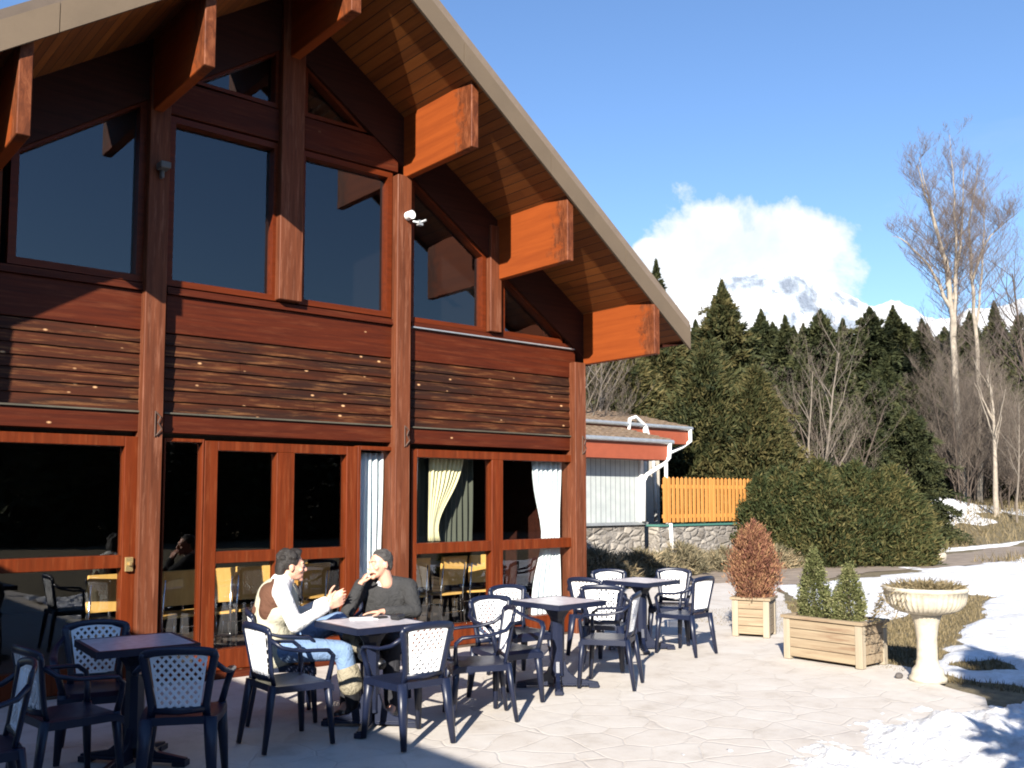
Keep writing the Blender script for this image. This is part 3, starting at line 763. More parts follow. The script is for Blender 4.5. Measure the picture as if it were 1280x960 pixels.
CL_KHAKI = cloth('khaki_cloth', (0.27, 0.24, 0.175), .2, .8); BOOT = simple('black_leather', (0.012, 0.012, 0.014), .35, var=.3); CL_TEE = cloth('white_tee', (.7, .7, .7), .03)

def seated(name_label, loc, heading, J, head_c, head_R, k, hair, style):
    """J: joints in local metres (+Y forward, +X his right). One continuous body, clothes as children."""
    t = thing('person', name_label, 'person', (loc[0], loc[1], 0), math.radians(heading-90), 'men sitting at a terrace table'); t.scale = (.98, .98, .965)
    bm = B(); head(bm, head_c, head_R, k)
    nb = V(head_c) + head_R @ (V((0, -.03, -.11))*k)
    add_cone(bm, nb, .054*k, J['neck'], .060*k)
    tor = [(J['neck'], .06), (J['chest'], .115), (J['waist'], .105), (J['hip'], .12)]
    chain(bm, [p for p, r in tor], [r for p, r in tor])
    for s in ('R', 'L'):
        chain(bm, [J['neck'], J['sh'+s], J['el'+s], J['wr'+s]], [.05, .047, .036, .024])
        chain(bm, [J['hip'], J['hj'+s], J['kn'+s], J['an'+s]], [.1, .078, .052, .036]); 
        add_cone(bm, J['an'+s], .036, V(J['to'+s]), .028)
        add_cone(bm, J['wr'+s], .024, V(J['wr'+s]) + V(J['hd'+s]).normalized()*.02, .022)
        hand(bm, J['wr'+s], J['hd'+s], J['hn'+s], J['hc'+s], J['ht'+s], .98)
    body = remeshed('body', bm, SKIN, t, .0065, 2)
    face_parts(head_c, head_R, k, body, hair, style)
    return t, body
def RX(a): return Matrix.Rotation(math.radians(a), 3, 'X')
def RZ(a): return Matrix.Rotation(math.radians(a), 3, 'Z')
def RY(a): return Matrix.Rotation(math.radians(a), 3, 'Y')

# man in the vest: profile to the right, both hands raised in conversation, legs crossed
J = dict(neck=(0, -.02, 1.005), chest=(0, -.05, .86), waist=(0, -.08, .68), hip=(0, -.06, .545),
  shR=(.185, -.03, .955), elR=(.245, .07, .725), wrR=(.15, .30, .845), hdR=(-.12, .9, .30), hnR=(-1, -.1, .3), hcR=.28, htR=1,
  shL=(-.185, -.02, .955), elL=(-.25, .10, .73), wrL=(-.12, .32, .86), hdL=(.1, .9, .35), hnL=(1, 0, .2), hcL=.25, htL=-1,
  hjR=(.10, .0, .535), knR=(.15, .42, .52), anR=(.16, .50, .10), toR=(.17, .68, .045),
  hjL=(-.10, .0, .535), knL=(-.10, .40, .70), anL=(.22, .58, .52), toL=(.34, .66, .44))
hR = RZ(4) @ RX(-4)
hc = V((0, .045, 1.135))
p1, b1 = seated('dark-haired man in white fleece and beige vest with brown yoke, hands raised talking', (3.13, 6.28), -24, J, hc, hR, .98, 'dark_hair', 'full')
bm = B()
for s in ('R', 'L'): chain(bm, [J['sh'+s], J['el'+s], V(J['wr'+s])*.92+V(J['el'+s])*.08], [.066, .055, .040]); 
add_cone(bm, J['neck'], .09, J['chest'], .15); add_cone(bm, J['chest'], .15, J['waist'], .145); add_cone(bm, J['waist'], .145, J['hip'], .15)
add_cone(bm, V(hc)+V((0,-.045,-.10)), .068, J['neck'], .085)
for s in ('R', 'L'): add_cone(bm, J['neck'], .08, J['sh'+s], .068)
remeshed('fleece', bm, CL_WHITE, b1, .010, 4)
bm = B()
add_cone(bm, V((0,-.045,.90)), .158, V(J['waist'])+V((0,0,.02)), .162); add_cone(bm, V((0,-.08,.68)), .165, V((0,-.055,.52)), .165)
for s in (-1, 1): add_cone(bm, (s*.05, -.05, .93), .11, (s*.10, -.045, .80), .112); add_cone(bm, (s*.06, -.08, .7), .125, (s*.06, -.06, .5), .125)
remeshed('vest', bm, CL_VEST, b1, .011, 4)
bm = B()
for s in (-1, 1):
    add_cone(bm, (s*.03, -.045, .975), .085, (s*.135, -.04, .945), .077); add_cone(bm, (s*.05, -.085, .93), .10, (s*.10, -.06, .89), .105)
add_cone(bm, (0, -.09, .955), .085, (0, -.125, .80), .108)
for s in (-1, 1): add_cone(bm, (s*.09, -.075, .93), .095, (s*.095, -.085, .82), .100)
remeshed('vest_yoke', bm, CL_BROWN, b1, .010, 4)
bm = B(); add_cone(bm, V(hc)+V((0,-.045,-.115)), .070, V((0,-.03,1.0)), .082)
remeshed('collar', bm, CL_TEE, b1, .008, 2)
bm = B(); chain(bm, [J['hip'], J['hjR'], J['knR'], (.155, .455, .33)], [.135, .10, .072, .07]); chain(bm, [J['hip'], J['hjL'], J['knL'], (.08, .50, .60)], [.135, .10, .074, .062])
remeshed('jeans', bm, CL_DENIM, b1, .010, 4)
bm = B(); chain(bm, [(.155, .455, .36), (.158, .475, .27)], [.085, .088]); chain(bm, [(.06, .49, .61), (.14, .54, .565)], [.074, .078])
remeshed('gaiter', bm, CL_KHAKI, b1, .010, 2)
for kn, an, to in (((.157, .47, .30), J['anR'], J['toR']), ((.12, .53, .575), J['anL'], J['toL'])):
    bm = B(); chain(bm, [kn, an], [.066, .056]); add_cone(bm, V(an)+V((0, -.02, -.03)), .05, to, .043)
    remeshed('boot', bm, BOOT, b1, .009, 2)
bm = B()
for s in (-1, 1): sweep(bm, [(s*.055, .07, 1.0), (s*.05, .105, .93), (s*.03, .115, .88)], .012)
add_ell(bm, (.01, .11, .93), (.05, .02, .06)); obj('scarf', bm, CL_DARK, b1, smooth=True)

# man in the grey sweater: torso to the camera, chin on his right hand, looking left
J = dict(neck=(0, .0, .985), chest=(0, -.03, .84), waist=(0, -.06, .66), hip=(0, -.04, .535),
  shR=(.185, .0, .93), elR=(.235, .22, .755), wrR=(.145, .185, .965), hdR=(-.40, -.25, .75), hnR=(-.75, -.35, -.5), hcR=.55, htR=-1,
  shL=(-.19, -.01, .93), elL=(-.27, .12, .755), wrL=(-.06, .27, .765), hdL=(.9, .35, -.02), hnL=(0, .1, -1), hcL=.15, htL=1,
  hjR=(.10, .0, .52), knR=(.17, .42, .52), anR=(.17, .40, .10), toR=(.19, .58, .04),
  hjL=(-.10, .0, .52), knL=(-.16, .42, .52), anL=(-.18, .46, .10), toL=(-.2, .64, .04))
hc = V((.02, .07, 1.115)); hR = RZ(-42) @ RX(-4) @ RY(5)
p2, b2 = seated('grey-haired man in charcoal sweater resting his chin on one hand at the table', (3.97, 6.27), 223, J, hc, hR, .98, 'grey_hair', 'short')
bm = B()
for s in ('R', 'L'):
    chain(bm, [J['sh'+s], J['el'+s], V(J['wr'+s])*.86+V(J['el'+s])*.14], [.068, .056, .042]); add_cone(bm, V(J['neck'])-V((0,0,.03)), .075, J['sh'+s], .070)
add_cone(bm, V(J['neck'])-V((0,.01,.035)), .085, J['chest'], .145); add_cone(bm, J['chest'], .150, J['waist'], .150); add_cone(bm, J['waist'], .152, J['hip'], .155)
for s in (-1, 1): add_cone(bm, (s*.07, -.03, .86), .12, (s*.06, -.05, .62), .12)
remeshed('sweater', bm, CL_GREY, b2, .010, 4)
bm = B(); add_cone(bm, (0.0, .005, .985), .067, (0, .008, .965), .080); remeshed('tee_collar', bm, CL_TEE, b2, .007, 2)
bm = B()
for s in ('R', 'L'): chain(bm, [J['hip'], J['hj'+s], J['kn'+s], V(J['an'+s])+V((0,0,.02))], [.13, .10, .072, .056])
remeshed('trousers', bm, CL_DARK, b2, .011, 4)
for s in ('R', 'L'):
    bm = B(); add_cone(bm, V(J['an'+s])+V((0, -.03, -.05)), .046, J['to'+s], .038); add_cone(bm, V(J['an'+s]), .05, V(J['an'+s])+V((0,0,-.05)), .048)
    remeshed('shoe', bm, BOOT, b2, .009, 2)

# ------------------------------------------------------------------ ground materials
def patio_mat():
    m, nt, b = newmat('paving')
    v = coords(nt)
    nz = N(nt, 'ShaderNodeTexNoise', Scale=1.6, Detail=3.0); L(nt, v, nz.inputs['Vector'])
    dv = N(nt, 'ShaderNodeVectorMath', operation='MULTIPLY_ADD'); L(nt, nz.outputs['Color'], dv.inputs[0]); dv.inputs[1].default_value = (.22,)*3; L(nt, v, dv.inputs[2])
    vo = N(nt, 'ShaderNodeTexVoronoi', feature='DISTANCE_TO_EDGE', Scale=2.9, Randomness=.85); L(nt, dv.outputs[0], vo.inputs['Vector'])
    vc = N(nt, 'ShaderNodeTexVoronoi', Scale=2.9, Randomness=.85); L(nt, dv.outputs[0], vc.inputs['Vector'])
    joint = ramp(nt, vo.outputs['Distance'], [(0.006, (1,1,1)), (0.03, (0,0,0))])
    n2 = N(nt, 'ShaderNodeTexNoise', Scale=3.0, Detail=8.0, Roughness=.7); L(nt, v, n2.inputs['Vector'])
    n3 = N(nt, 'ShaderNodeTexNoise', Scale=26.0, Detail=5.0, Roughness=.7); L(nt, v, n3.inputs['Vector'])
    c = ramp(nt, n2.outputs['Fac'], [(.30, (.42, .375, .325)), (.46, (.54, .495, .445)), (.7, (.60, .565, .52))])
    c = mixc(nt, .12, c, ramp(nt, N_sep(nt, vc.outputs['Color']), [(0, (.46, .37, .29)), (1, (.70, .66, .60))]))
    c = mixc(nt, math_(nt, 'MULTIPLY', joint, .17), c, (.44, .39, .34))
    c = mixc(nt, ramp(nt, n3.outputs['Fac'], [(.60, (0,0,0)), (.75, (.35,.35,.35))]), c, (.34, .28, .22))
    L(nt, c, b.inputs['Base Color']); b.inputs['Roughness'].default_value = .8; b.inputs['Specular IOR Level'].default_value = .3
    n4 = N(nt, 'ShaderNodeTexNoise', Scale=.8, Detail=6.0, Roughness=.7, Distortion=.8); L(nt, v, n4.inputs['Vector'])
    c2 = mixc(nt, ramp(nt, n4.outputs['Fac'], [(.56, (0,0,0)), (.68, (.4,.4,.4))]), c, (.40, .36, .33)); L(nt, c2, b.inputs['Base Color'])
    h = math_(nt, 'ADD', math_(nt, 'MULTIPLY', joint, -1.0), math_(nt, 'MULTIPLY', n3.outputs['Fac'], .35))
    bump(nt, h, b, .5, .006); return m
def ground_mat():
    m, nt, b = newmat('meadow_soil')
    v = coords(nt)
    n = N(nt, 'ShaderNodeTexNoise', Scale=.5, Detail=9.0, Roughness=.75); L(nt, v, n.inputs['Vector'])
    n2 = N(nt, 'ShaderNodeTexNoise', Scale=9.0, Detail=6.0, Roughness=.7); L(nt, v, n2.inputs['Vector'])
    c = ramp(nt, n.outputs['Fac'], [(.3, (.05, .045, .025)), (.5, (.105, .085, .05)), (.7, (.16, .12, .075))])
    c = mixc(nt, .6, c, ramp(nt, n2.outputs['Fac'], [(.3, (.06, .05, .025)), (.7, (.28, .22, .12))]))
    L(nt, c, b.inputs['Base Color']); b.inputs['Roughness'].default_value = .95
    bump(nt, n2.outputs['Fac'], b, .8, .05); return m
def snow_mat():
    m, nt, b = newmat('snow')
    v = coords(nt)
    n = N(nt, 'ShaderNodeTexNoise', Scale=2.5, Detail=12.0, Roughness=.8); L(nt, v, n.inputs['Vector'])
    L(nt, ramp(nt, n.outputs['Fac'], [(.32, (.40, .37, .34)), (.42, (.62, .61, .60)), (.55, (.80, .81, .84))]), b.inputs['Base Color'])
    b.inputs['Roughness'].default_value = .6; b.inputs['Subsurface Weight'].default_value = 0
    n2 = N(nt, 'ShaderNodeTexNoise', Scale=7.0, Detail=8.0, Roughness=.7); L(nt, v, n2.inputs['Vector'])
    bump(nt, n2.outputs['Fac'], b, .8, .07); return m
PATIO, MEADOW, SNOW = patio_mat(), ground_mat(), snow_mat()
PATH = simple('wet_track', (.25, .20, .155), .8, var=.3, vscale=2.5, bumpy=.4, bscale=20)

def fbm(x, y, s, seed=0.0, o=4):
    r = 0; a = 1; t = 0
    for _ in range(o):
        r += a*noise.noise((x*s+seed, y*s-seed, seed*.7)); t += a; a *= .5; s *= 2.1
    return r/t
H0 = (math.cos(math.radians(50.05)), math.sin(math.radians(50.05)))
def sst(a, b, x): t = max(0, min(1, (x-a)/(b-a))); return t*t*(3-2*t)
def depth(x, y): return x*H0[0] + y*H0[1]
def lat(x, y): return x*H0[1] - y*H0[0]
def terr(x, y):
    r = math.hypot(x, y); z = -.03
    d = depth(x, y)
    z += .80*sst(31, 43, d) + 1.2*sst(45, 90, r)*(d > 0) + .04*fbm(x, y, .12, 3)*sst(12, 30, r)
    z += .55*math.exp(-(((lat(x, y)-19)/9)**2))*sst(33, 38, d)*(1-sst(44, 55, d))
    z += 7*sst(24, 40, -y)  # unseen bank added behind the camera to darken the glass reflections
    return z
def grid_sheet(name, xs, ys, zf, mat, keep=None, smooth=True):
    idx = {}; vs = []; fs = []
    Z = [[zf(x, y) for y in ys] for x in xs]
    def vid(i, j):
        if (i, j) not in idx: idx[i, j] = len(vs); vs.append((xs[i], ys[j], Z[i][j]))
        return idx[i, j]
    for i in range(len(xs)-1):
        for j in range(len(ys)-1):
            if keep and not keep([(xs[a], ys[c], Z[a][c]) for a in (i, i+1) for c in (j, j+1)]): continue
            fs.append((vid(i, j), vid(i+1, j), vid(i+1, j+1), vid(i, j+1)))
    o = np_mesh(name, np.array(vs), np.array(fs), mat)
    if smooth: o.data.polygons.foreach_set('use_smooth', [True]*len(fs))
    return o
def spread(a, b, n, p=1.0): return [a+(b-a)*i/n for i in range(n+1)]
# one ground sheet to the horizon (polar grid)
rs = [0.0] + [1.6*1.095**i for i in range(96)]
vs = [(0, 0, -.03)]; fs = []; NA = 160
for r in rs[1:]:
    for k in range(NA):
        a = 2*PI*k/NA; x, y = r*math.cos(a), r*math.sin(a); vs.append((x, y, terr(x, y)))
tri = []
for k in range(NA): fs.append((0, 1+k, 1+(k+1) % NA, 1+(k+1) % NA))
quads = []
for i in range(len(rs)-2):
    for k in range(NA):
        a = 1+i*NA+k; b_ = 1+i*NA+(k+1) % NA; quads.append((a, a+NA, b_+NA, b_))
me = bpy.data.meshes.new('ground'); me.from_pydata(vs, [], [(0, 1+k, 1+(k+1) % NA) for k in range(NA)] + quads); me.update()
me.materials.append(MEADOW); me.polygons.foreach_set('use_smooth', [True]*len(me.polygons))
tag(link(bpy.data.objects.new('ground', me)), kind='structure')
# terrace paving: outline on the ground, 3 cm thick
pat = [(-9, -6), (3.2, -6), (4.2, 1.2), (4.6, 2.4), (6.9, 2.9), (7.75, 3.45), (8.15, 4.0), (8.6, 4.55), (8.7, 5.6), (9.75, 6.05), (11.4, 7.6), (14.0, 9.6), (15.4, 10.7), (13.6, 11.2), (10.5, 11.6), (8.3, 11.6), (8.3, 8.31), (-9, 8.31)]
pn = []
for i in range(len(pat)):
    a, b_ = V(pat[i]), V(pat[(i+1) % len(pat)])
    if 3 <= i <= 14:
        m = max(2, int((b_-a).length/.12))
        for k in range(m): p = a.lerp(b_, k/m); pn.append((p.x + .16*fbm(p.x, p.y, 1.9, 8), p.y + .16*fbm(p.x, p.y, 1.9, 15)))
    else: pn.append(tuple(a))
bm = B(); prism_z(bm, pn, -.06, 0.0); tag(obj('patio', bm, PATIO), kind='structure')
# gravel track in front of the hedge, curving off to the right
def ribbon(name, pts, w, mat, dz, n=10):
    bm = B(); rows = []
    pp = []
    for i in range(len(pts)-1):
        for k in range(n):
            t = k/n; p0 = V(pts[max(i-1, 0)]); p1 = V(pts[i]); p2 = V(pts[i+1]); p3 = V(pts[min(i+2, len(pts)-1)])
            pp.append(.5*((2*p1)+(p2-p0)*t+(2*p0-5*p1+4*p2-p3)*t*t+(3*p1-p0-3*p2+p3)*t**3))
    pp.append(V(pts[-1]))
    for i, p in enumerate(pp):
        t = (pp[min(i+1, len(pp)-1)]-pp[max(i-1, 0)]).normalized(); s = V((-t.y, t.x))
        ww = w*(1+.25*noise.noise((i*.4, 3.1, 0)))
        rows.append([bm.verts.new((*(p+s*ww*u/4), terr(*(p+s*ww*u/4))+dz)) for u in range(-4, 5)])
    for a, b_ in zip(rows, rows[1:]):
        for k in range(8): bm.faces.new((a[k], a[k+1], b_[k+1], b_[k]))
    return tag(obj(name, bm, mat, smooth=True), kind='structure')
ribbon('path', [(60, 12.5), (44, 12.3), (34, 12.5), (28.0, 11.4), (24.6, 11.5), (20.5, 11.9), (17.5, 12.0), (14.5, 10.6)], 1.35, PATH, .012)

# snow sheets: height field poking through the ground gives the ragged edges
def snow(name, xs, ys, f):
    return tag(grid_sheet(name, xs, ys, lambda x, y: max(f(x, y), terr(x, y)-.2), SNOW, keep=lambda q: max(v[2]-terr(v[0], v[1]) for v in q) > -.05), kind='structure')
def lawn_snow(x, y):
    d, l = depth(x, y), lat(x, y)
    base = terr(x, y)
    # bare zone: strip next to patio, grass tongue behind the urn
    ax = (x-10.6)/3.1; ay = (y-4.95)/.75
    px = 640+1177*l/max(d, 1); py = 622+1177*1.585/max(d, 1)
    m = .55 + 1.1*fbm(x, y, .55, 5.5) + .6*fbm(x, y, 2.2, 1.5)
    # distance from the path
    pth = min(abs(y-11.6-(x-24)*.05)/1.1, 2) if 15 < x < 46 else 2
    m -= .9*(1-sst(.8, 1.5, pth))
    ax_, ay_ = 9.2, 5.05; bx_, by_ = 15.6, 7.15; q = max(0, min(1, ((x-ax_)*(bx_-ax_)+(y-ay_)*(by_-ay_))/((bx_-ax_)**2+(by_-ay_)**2)))
    ds = math.hypot(x-ax_-q*(bx_-ax_), y-ay_-q*(by_-ay_)) + .35*fbm(x, y, 1.1, 2.2)
    m -= 1.8*(1-sst(.35, .85, ds/(.80-.1*q)))
    m -= 1.2*(1-sst(.12, .40, math.hypot((x-9.35)*.75, y-4.12)+.2*fbm(x, y, 2.5, 6)))
    m -= 2.2*(1-sst(8.15, 8.75, x - .25*max(0, y-4)*4 + .12*fbm(x, y, 3, 1)))
    if d > 27: m -= 1.2*sst(31, 34, d)*(1 if l > 11 else 1)
    if y > 12.9: m -= 3
    return base + .085*m
xs = [7.6 + (46-7.6)*(i/230)**1.6 for i in range(231)]; ys = [-2 + 17*j/190 for j in range(191)]
snow('snow', xs, ys, lambda x, y: lawn_snow(x, y) if not (x < 9.6 and y > 5.0+.9*(x-8.3)) else -1)
def near_snow(x, y):
    # shovelled heap in the foreground right
    e = V((x, y)); t = (x-4.3)/3.6
    edge = 3.72 - .10*t - .55*sst(.55, 1.0, t)
    s = edge - y + .30*fbm(x, y, 1.3, 9)
    s2 = s - .40*(1-sst(3.9, 4.8, x+ (y-3)*.3))
    h = .085*sst(0, .9, s2)*(1+.9*fbm(x, y, 1.6, 2)) + .085*math.exp(-((x-6.9)**2/.9 + (y-2.85)**2/.10)) + .045*math.exp(-((x-6.2)**2/.12 + (y-3.1)**2/.05))
    h -= .024 - .075*fbm(x, y, 3.2, 7) - .045*fbm(x, y, 8, 3) - .025*fbm(x, y, 22, 5)
    h -= .10*max(0, fbm(x, y, 2.4, 12))*(1-sst(5.0, 6.4, x))*1.5
    if s2 < -.2: h = -.2
    return h
snow('snow', [3.6+5.8*i/330 for i in range(331)], [.4+3.8*j/230 for j in range(231)], near_snow)
# strip of snow behind the track and drift behind the hedge end
snow('snow', [24+34*i/160 for i in range(161)], [11+16*j/120 for j in range(121)],
     lambda x, y: terr(x, y) + .10*(1.2*(1-sst(.0, .6, abs(y-13.75+.7*sst(33, 50, x))/1.0)) + .5*fbm(x, y, .9, 4) - .38) + (.5*math.exp(-(((x-38.6)/2.2)**2+((y-18.6)/.9)**2)) if y > 15 else 0) )
# dry grass on the bare ground: too many blades to count
def blades(name, pts, mat, n_per=1, ln=(.03, .07), wd=.004, lean=.6, seed=1, kind='stuff'):
    r = np.random.default_rng(seed); P = np.repeat(np.array(pts, 'f'), n_per, 0); n = len(P)
    a = r.uniform(0, 2*PI, n); l_ = r.uniform(*ln, n); le = r.uniform(.1, lean, n); b_ = r.uniform(0, 2*PI, n)
    tip = P + np.stack([np.cos(a)*l_*le, np.sin(a)*l_*le, l_*np.sqrt(np.maximum(.05, 1-le**2))], 1)
    s = np.stack([np.cos(b_), np.sin(b_), 0*b_], 1)*wd
    v = np.concatenate([P-s, P+s, tip], 1).reshape(-1, 3); f = np.arange(3*n).reshape(-1, 3)
    o = np_mesh(name, v, f, mat, tint=np.repeat(r.uniform(0, 1, n), 3))
    return tag(o, kind=kind)
pts = []
r = random.Random(3)
while len(pts) < 26000:
    x, y = r.uniform(8.3, 18), r.uniform(3.0, 8.5)
    if r.random() > (9.5/ x)**1.5: continue
    if lawn_snow(x, y) < terr(x, y)-.01 and not (x < 9.6 and y > 5+.9*(x-8.3)): pts.append((x+r.gauss(0, .01), y+r.gauss(0, .01), -.032))
blades('grass', pts, F_DEAD, 1, (.02, .07), .005, .9)
pts = []
while len(pts) < 22000:
    x, y = r.uniform(24, 60), r.uniform(9, 30); d, l = depth(x, y), lat(x, y)
    if 10 < l < 32 and d < 48 and abs(y-12.3) > 1.4: pts.append((x, y, terr(x, y)-.01))
blades('undergrowth', pts, F_DEAD, 1, (.12, .40), .014, .95, seed=5)

# ------------------------------------------------------------------ foliage builders (numpy)
def sprays(P, D, ln, wd, rng, droop=0.0, jitter=.35, ls=None):
    """P points, D outward directions; returns verts, faces (one kite per point)"""
    n = len(P)
    D = D + rng.normal(0, jitter, (n, 3)); D[:, 2] -= droop; D /= np.linalg.norm(D, axis=1)[:, None]
    s = np.cross(D, rng.normal(0, 1, (n, 3))); s /= np.linalg.norm(s, axis=1)[:, None]+1e-6
    l_ = rng.uniform(ln*.6, ln*1.3, n)[:, None]; w = rng.uniform(wd*.6, wd*1.3, n)[:, None]
    if ls is not None: l_ = l_*ls[:, None]; w = w*np.sqrt(ls)[:, None]
    v = np.stack([P, P+D*l_*.45+s*w, P+D*l_, P+D*l_*.45-s*w], 1).reshape(-1, 3)
    return v, np.arange(4*n).reshape(-1, 4)
def crown_obj(name, P, D, ln, wd, mat, parent, seed, tint=None, droop=0., jitter=.35, ls=None):
    rng = np.random.default_rng(seed); P = np.array(P, 'f'); D = np.array(D, 'f')
    v, f = sprays(P, D, ln, wd, rng, droop, jitter, ls)
    if tint is None: tint = rng.uniform(0, 1, len(P))
    return np_mesh(name, v, f, mat, np.clip(np.repeat(tint, 4), 0, 1), parent)
def spruce(label, h, rad, mat, n, seed, loc, group, top=.04, droop=.25, ln=.30, wd=.055, power=.85, base=.04):
    t = thing('spruce_tree', label, 'tree', loc, 0, group); r = random.Random(seed)
    bm = B(); sweep(bm, [(0, 0, -.3), (.02, 0, h*.5), (0, 0, h*.98)], [rad*.09, rad*.05, .012], seg=7); obj('trunk', bm, BARK_D, t)
    P, D, T, LS = [], [], [], []; nb = n//60
    for i in range(nb):
        u = r.random()**1.25; z = h*(base + (1-base)*u); R_ = rad*((1-u)**power)*(1+.16*math.sin(z*3.1+seed)+r.gauss(0, .26))*min(1, (1-u)/.16)**.4 + .02
        a = r.uniform(0, 2*PI); bt = r.gauss(.5, .18); up = .10 + .5*u
        if r.random() < .07: R_ *= 1.3
        for k in range(60):
            s = .22 + .78*r.random()**.7; rr = R_*s
            off = r.gauss(0, (.02+.12*R_*(1.05-s))*(1 if u < .85 else .5))
            P.append((rr*math.cos(a)-off*math.sin(a), rr*math.sin(a)+off*math.cos(a), z + R_*(up*s - .34*s*s) + r.gauss(0, .05)))
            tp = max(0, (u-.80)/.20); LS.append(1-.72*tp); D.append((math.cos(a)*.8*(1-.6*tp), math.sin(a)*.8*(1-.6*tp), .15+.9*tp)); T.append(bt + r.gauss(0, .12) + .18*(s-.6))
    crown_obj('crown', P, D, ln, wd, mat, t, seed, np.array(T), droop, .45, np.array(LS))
    return t
def bushy(name, label, cat, lobes, mat, n, seed, loc, group, ln=.22, wd=.04, up=.5, trunk=True, mats=BARK_D, jitter=.4, clump=22, belly=None):
    """dense evergreen made of overlapping plume-shaped masses: lobes = (x,y,z0,h,r)"""
    t = thing(name, label, cat, loc, 0, group); r = random.Random(seed)
    if trunk:
        bm = B(); hh = max(l[2]+l[3]*.8 for l in lobes); sweep(bm, [(0, 0, -.2), (0, 0, hh)], [lobes[0][4]*.12, .01], seg=7); obj('trunk', bm, mats, t)
    P, D, T = [], [], []; tot = sum(l[3]*l[4] for l in lobes)
    for lx, ly, z0, hh, rad in lobes:
        for i in range(int(n/clump*hh*rad/tot)):
            u = r.random(); a = r.uniform(0, 2*PI)
            prof = math.sin(PI*min(1, .5 + .5*u))**.75 if u > .25 else (.80 + .8*u)
            prof = (1-u**2.2)**.8*(.86+.14*min(1, u*5))
            if belly is not None: prof = math.sin(PI*(u*(1-belly)+belly))**.75
            R_ = rad*prof*(1 + .14*math.sin(3*a+z0*5+seed) + .09*math.sin(u*13*hh**.5+a*2+seed) + .08*math.sin(5*a-u*9+seed*2) + r.gauss(0, .10))
            bt = r.gauss(.5, .20); z = z0 + hh*u
            if r.random() < .09: R_ *= r.uniform(1.08, 1.28)
            for k in range(clump):
                s = .72 + .30*r.random(); da = r.gauss(0, .11/max(rad, .3)**.5); dz = r.gauss(0, .05*hh**.5)
                P.append((lx+R_*s*math.cos(a+da), ly+R_*s*math.sin(a+da), max(z+dz, .02)))
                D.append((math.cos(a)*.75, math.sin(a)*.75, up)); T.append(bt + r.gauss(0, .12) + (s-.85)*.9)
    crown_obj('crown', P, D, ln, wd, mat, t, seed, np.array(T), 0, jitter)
    return t
def bare_tree(name, label, h, loc, group, seed, stems=1, mat=BARK, twig=TWIG, spread_=.35, r0=.12, levels=4, lean=.05, splitz=.35, nb=5, dens=1.0, up=.55, tilt=0, cat='tree', leaders=0):
    t = thing(name, label, cat, loc, 0, group); r = random.Random(seed)
    bt, bw = B(), B()
    def grow(p, d, l_, rad, lev, bmx, side=False):
        n = 5 if lev < 2 else 3; pts = [V(p)]; dd = V(d).normalized(); q = V(p)
        for i in range(n):
            dd = (dd + V((r.gauss(0, .07), r.gauss(0, .07), r.gauss(0, .03)+ (.06 if lev > 0 else .02)))*(1+lev*.6)).normalized(); q = q + dd*(l_/n); pts.append(q.copy())
        rr = [rad*(1-.75*i/n) for i in range(n+1)]
        sweep(bmx, pts, rr, seg=6 if lev == 0 else (4 if lev == 1 else 3), cap=False)
        if lev >= levels: return
        k = max(2, int(nb*dens*(1.5 if lev == 0 else 1)*(1 + (lev == 0)*1.0)))
        if leaders and lev == 0: k = leaders
        if leaders and lev == 0:
            for j in range(26):
                f = .30+.68*r.random(); fi = min(f*n, n-.001); i0 = int(fi); pp = pts[i0].lerp(pts[i0+1], fi-i0); a = r.uniform(0, 2*PI)
                grow(pp, V((math.cos(a), math.sin(a), .55)), l_*.13*r.uniform(.6, 1.3), .02, 2, bw)
        for j in range(k):
            f = (splitz + (1-splitz)*(j+r.random())/k) if lev == 0 else (.2 + .8*(j+r.random())/k)
            fi = min(f*n, n-.001); i0 = int(fi); pp = pts[i0].lerp(pts[i0+1], fi-i0); td = (pts[i0+1]-pts[i0]).normalized()
            a = r.uniform(0, 2*PI); sd = V((math.cos(a), math.sin(a), 0)); nd = (td*(up if lev == 0 or not leaders else .8) + sd*(spread_*1.6 if lev == 0 or not leaders else .62) + V((0, 0, .25))).normalized()
            grow(pp, nd, l_*((.42 if not leaders else .62) if lev == 0 else (.55 if not leaders else .36))*(1.15-f*(.55 if not leaders or lev else .75))*r.uniform(.7, 1.2), max(rr[i0]*.5, .003), lev+1, bw if lev >= 1 else bt)
    for s in range(stems):
        a = 2*PI*s/stems + r.random(); o = V((math.cos(a), math.sin(a), 0))*(.22*h*.03*stems if stems > 1 else 0)
        grow(o + V((0, 0, -.2)), V((math.cos(a)*lean+tilt, math.sin(a)*lean, 1)), h*r.uniform(.86, 1.0), r0*r.uniform(.8, 1.1), 0, bt)
    obj('trunk', bt, mat, t, smooth=True); obj('crown', bw, twig, t)
    return t
def at(px, d, dz=0.0):
    """ground point at a bearing (pixels of a 1280-wide frame) and depth in metres"""
    l = (px-640)/1177*d; x = d*H0[0] + l*H0[1]; y = d*H0[1] - l*H0[0]
    return (x, y, terr(x, y)+dz)

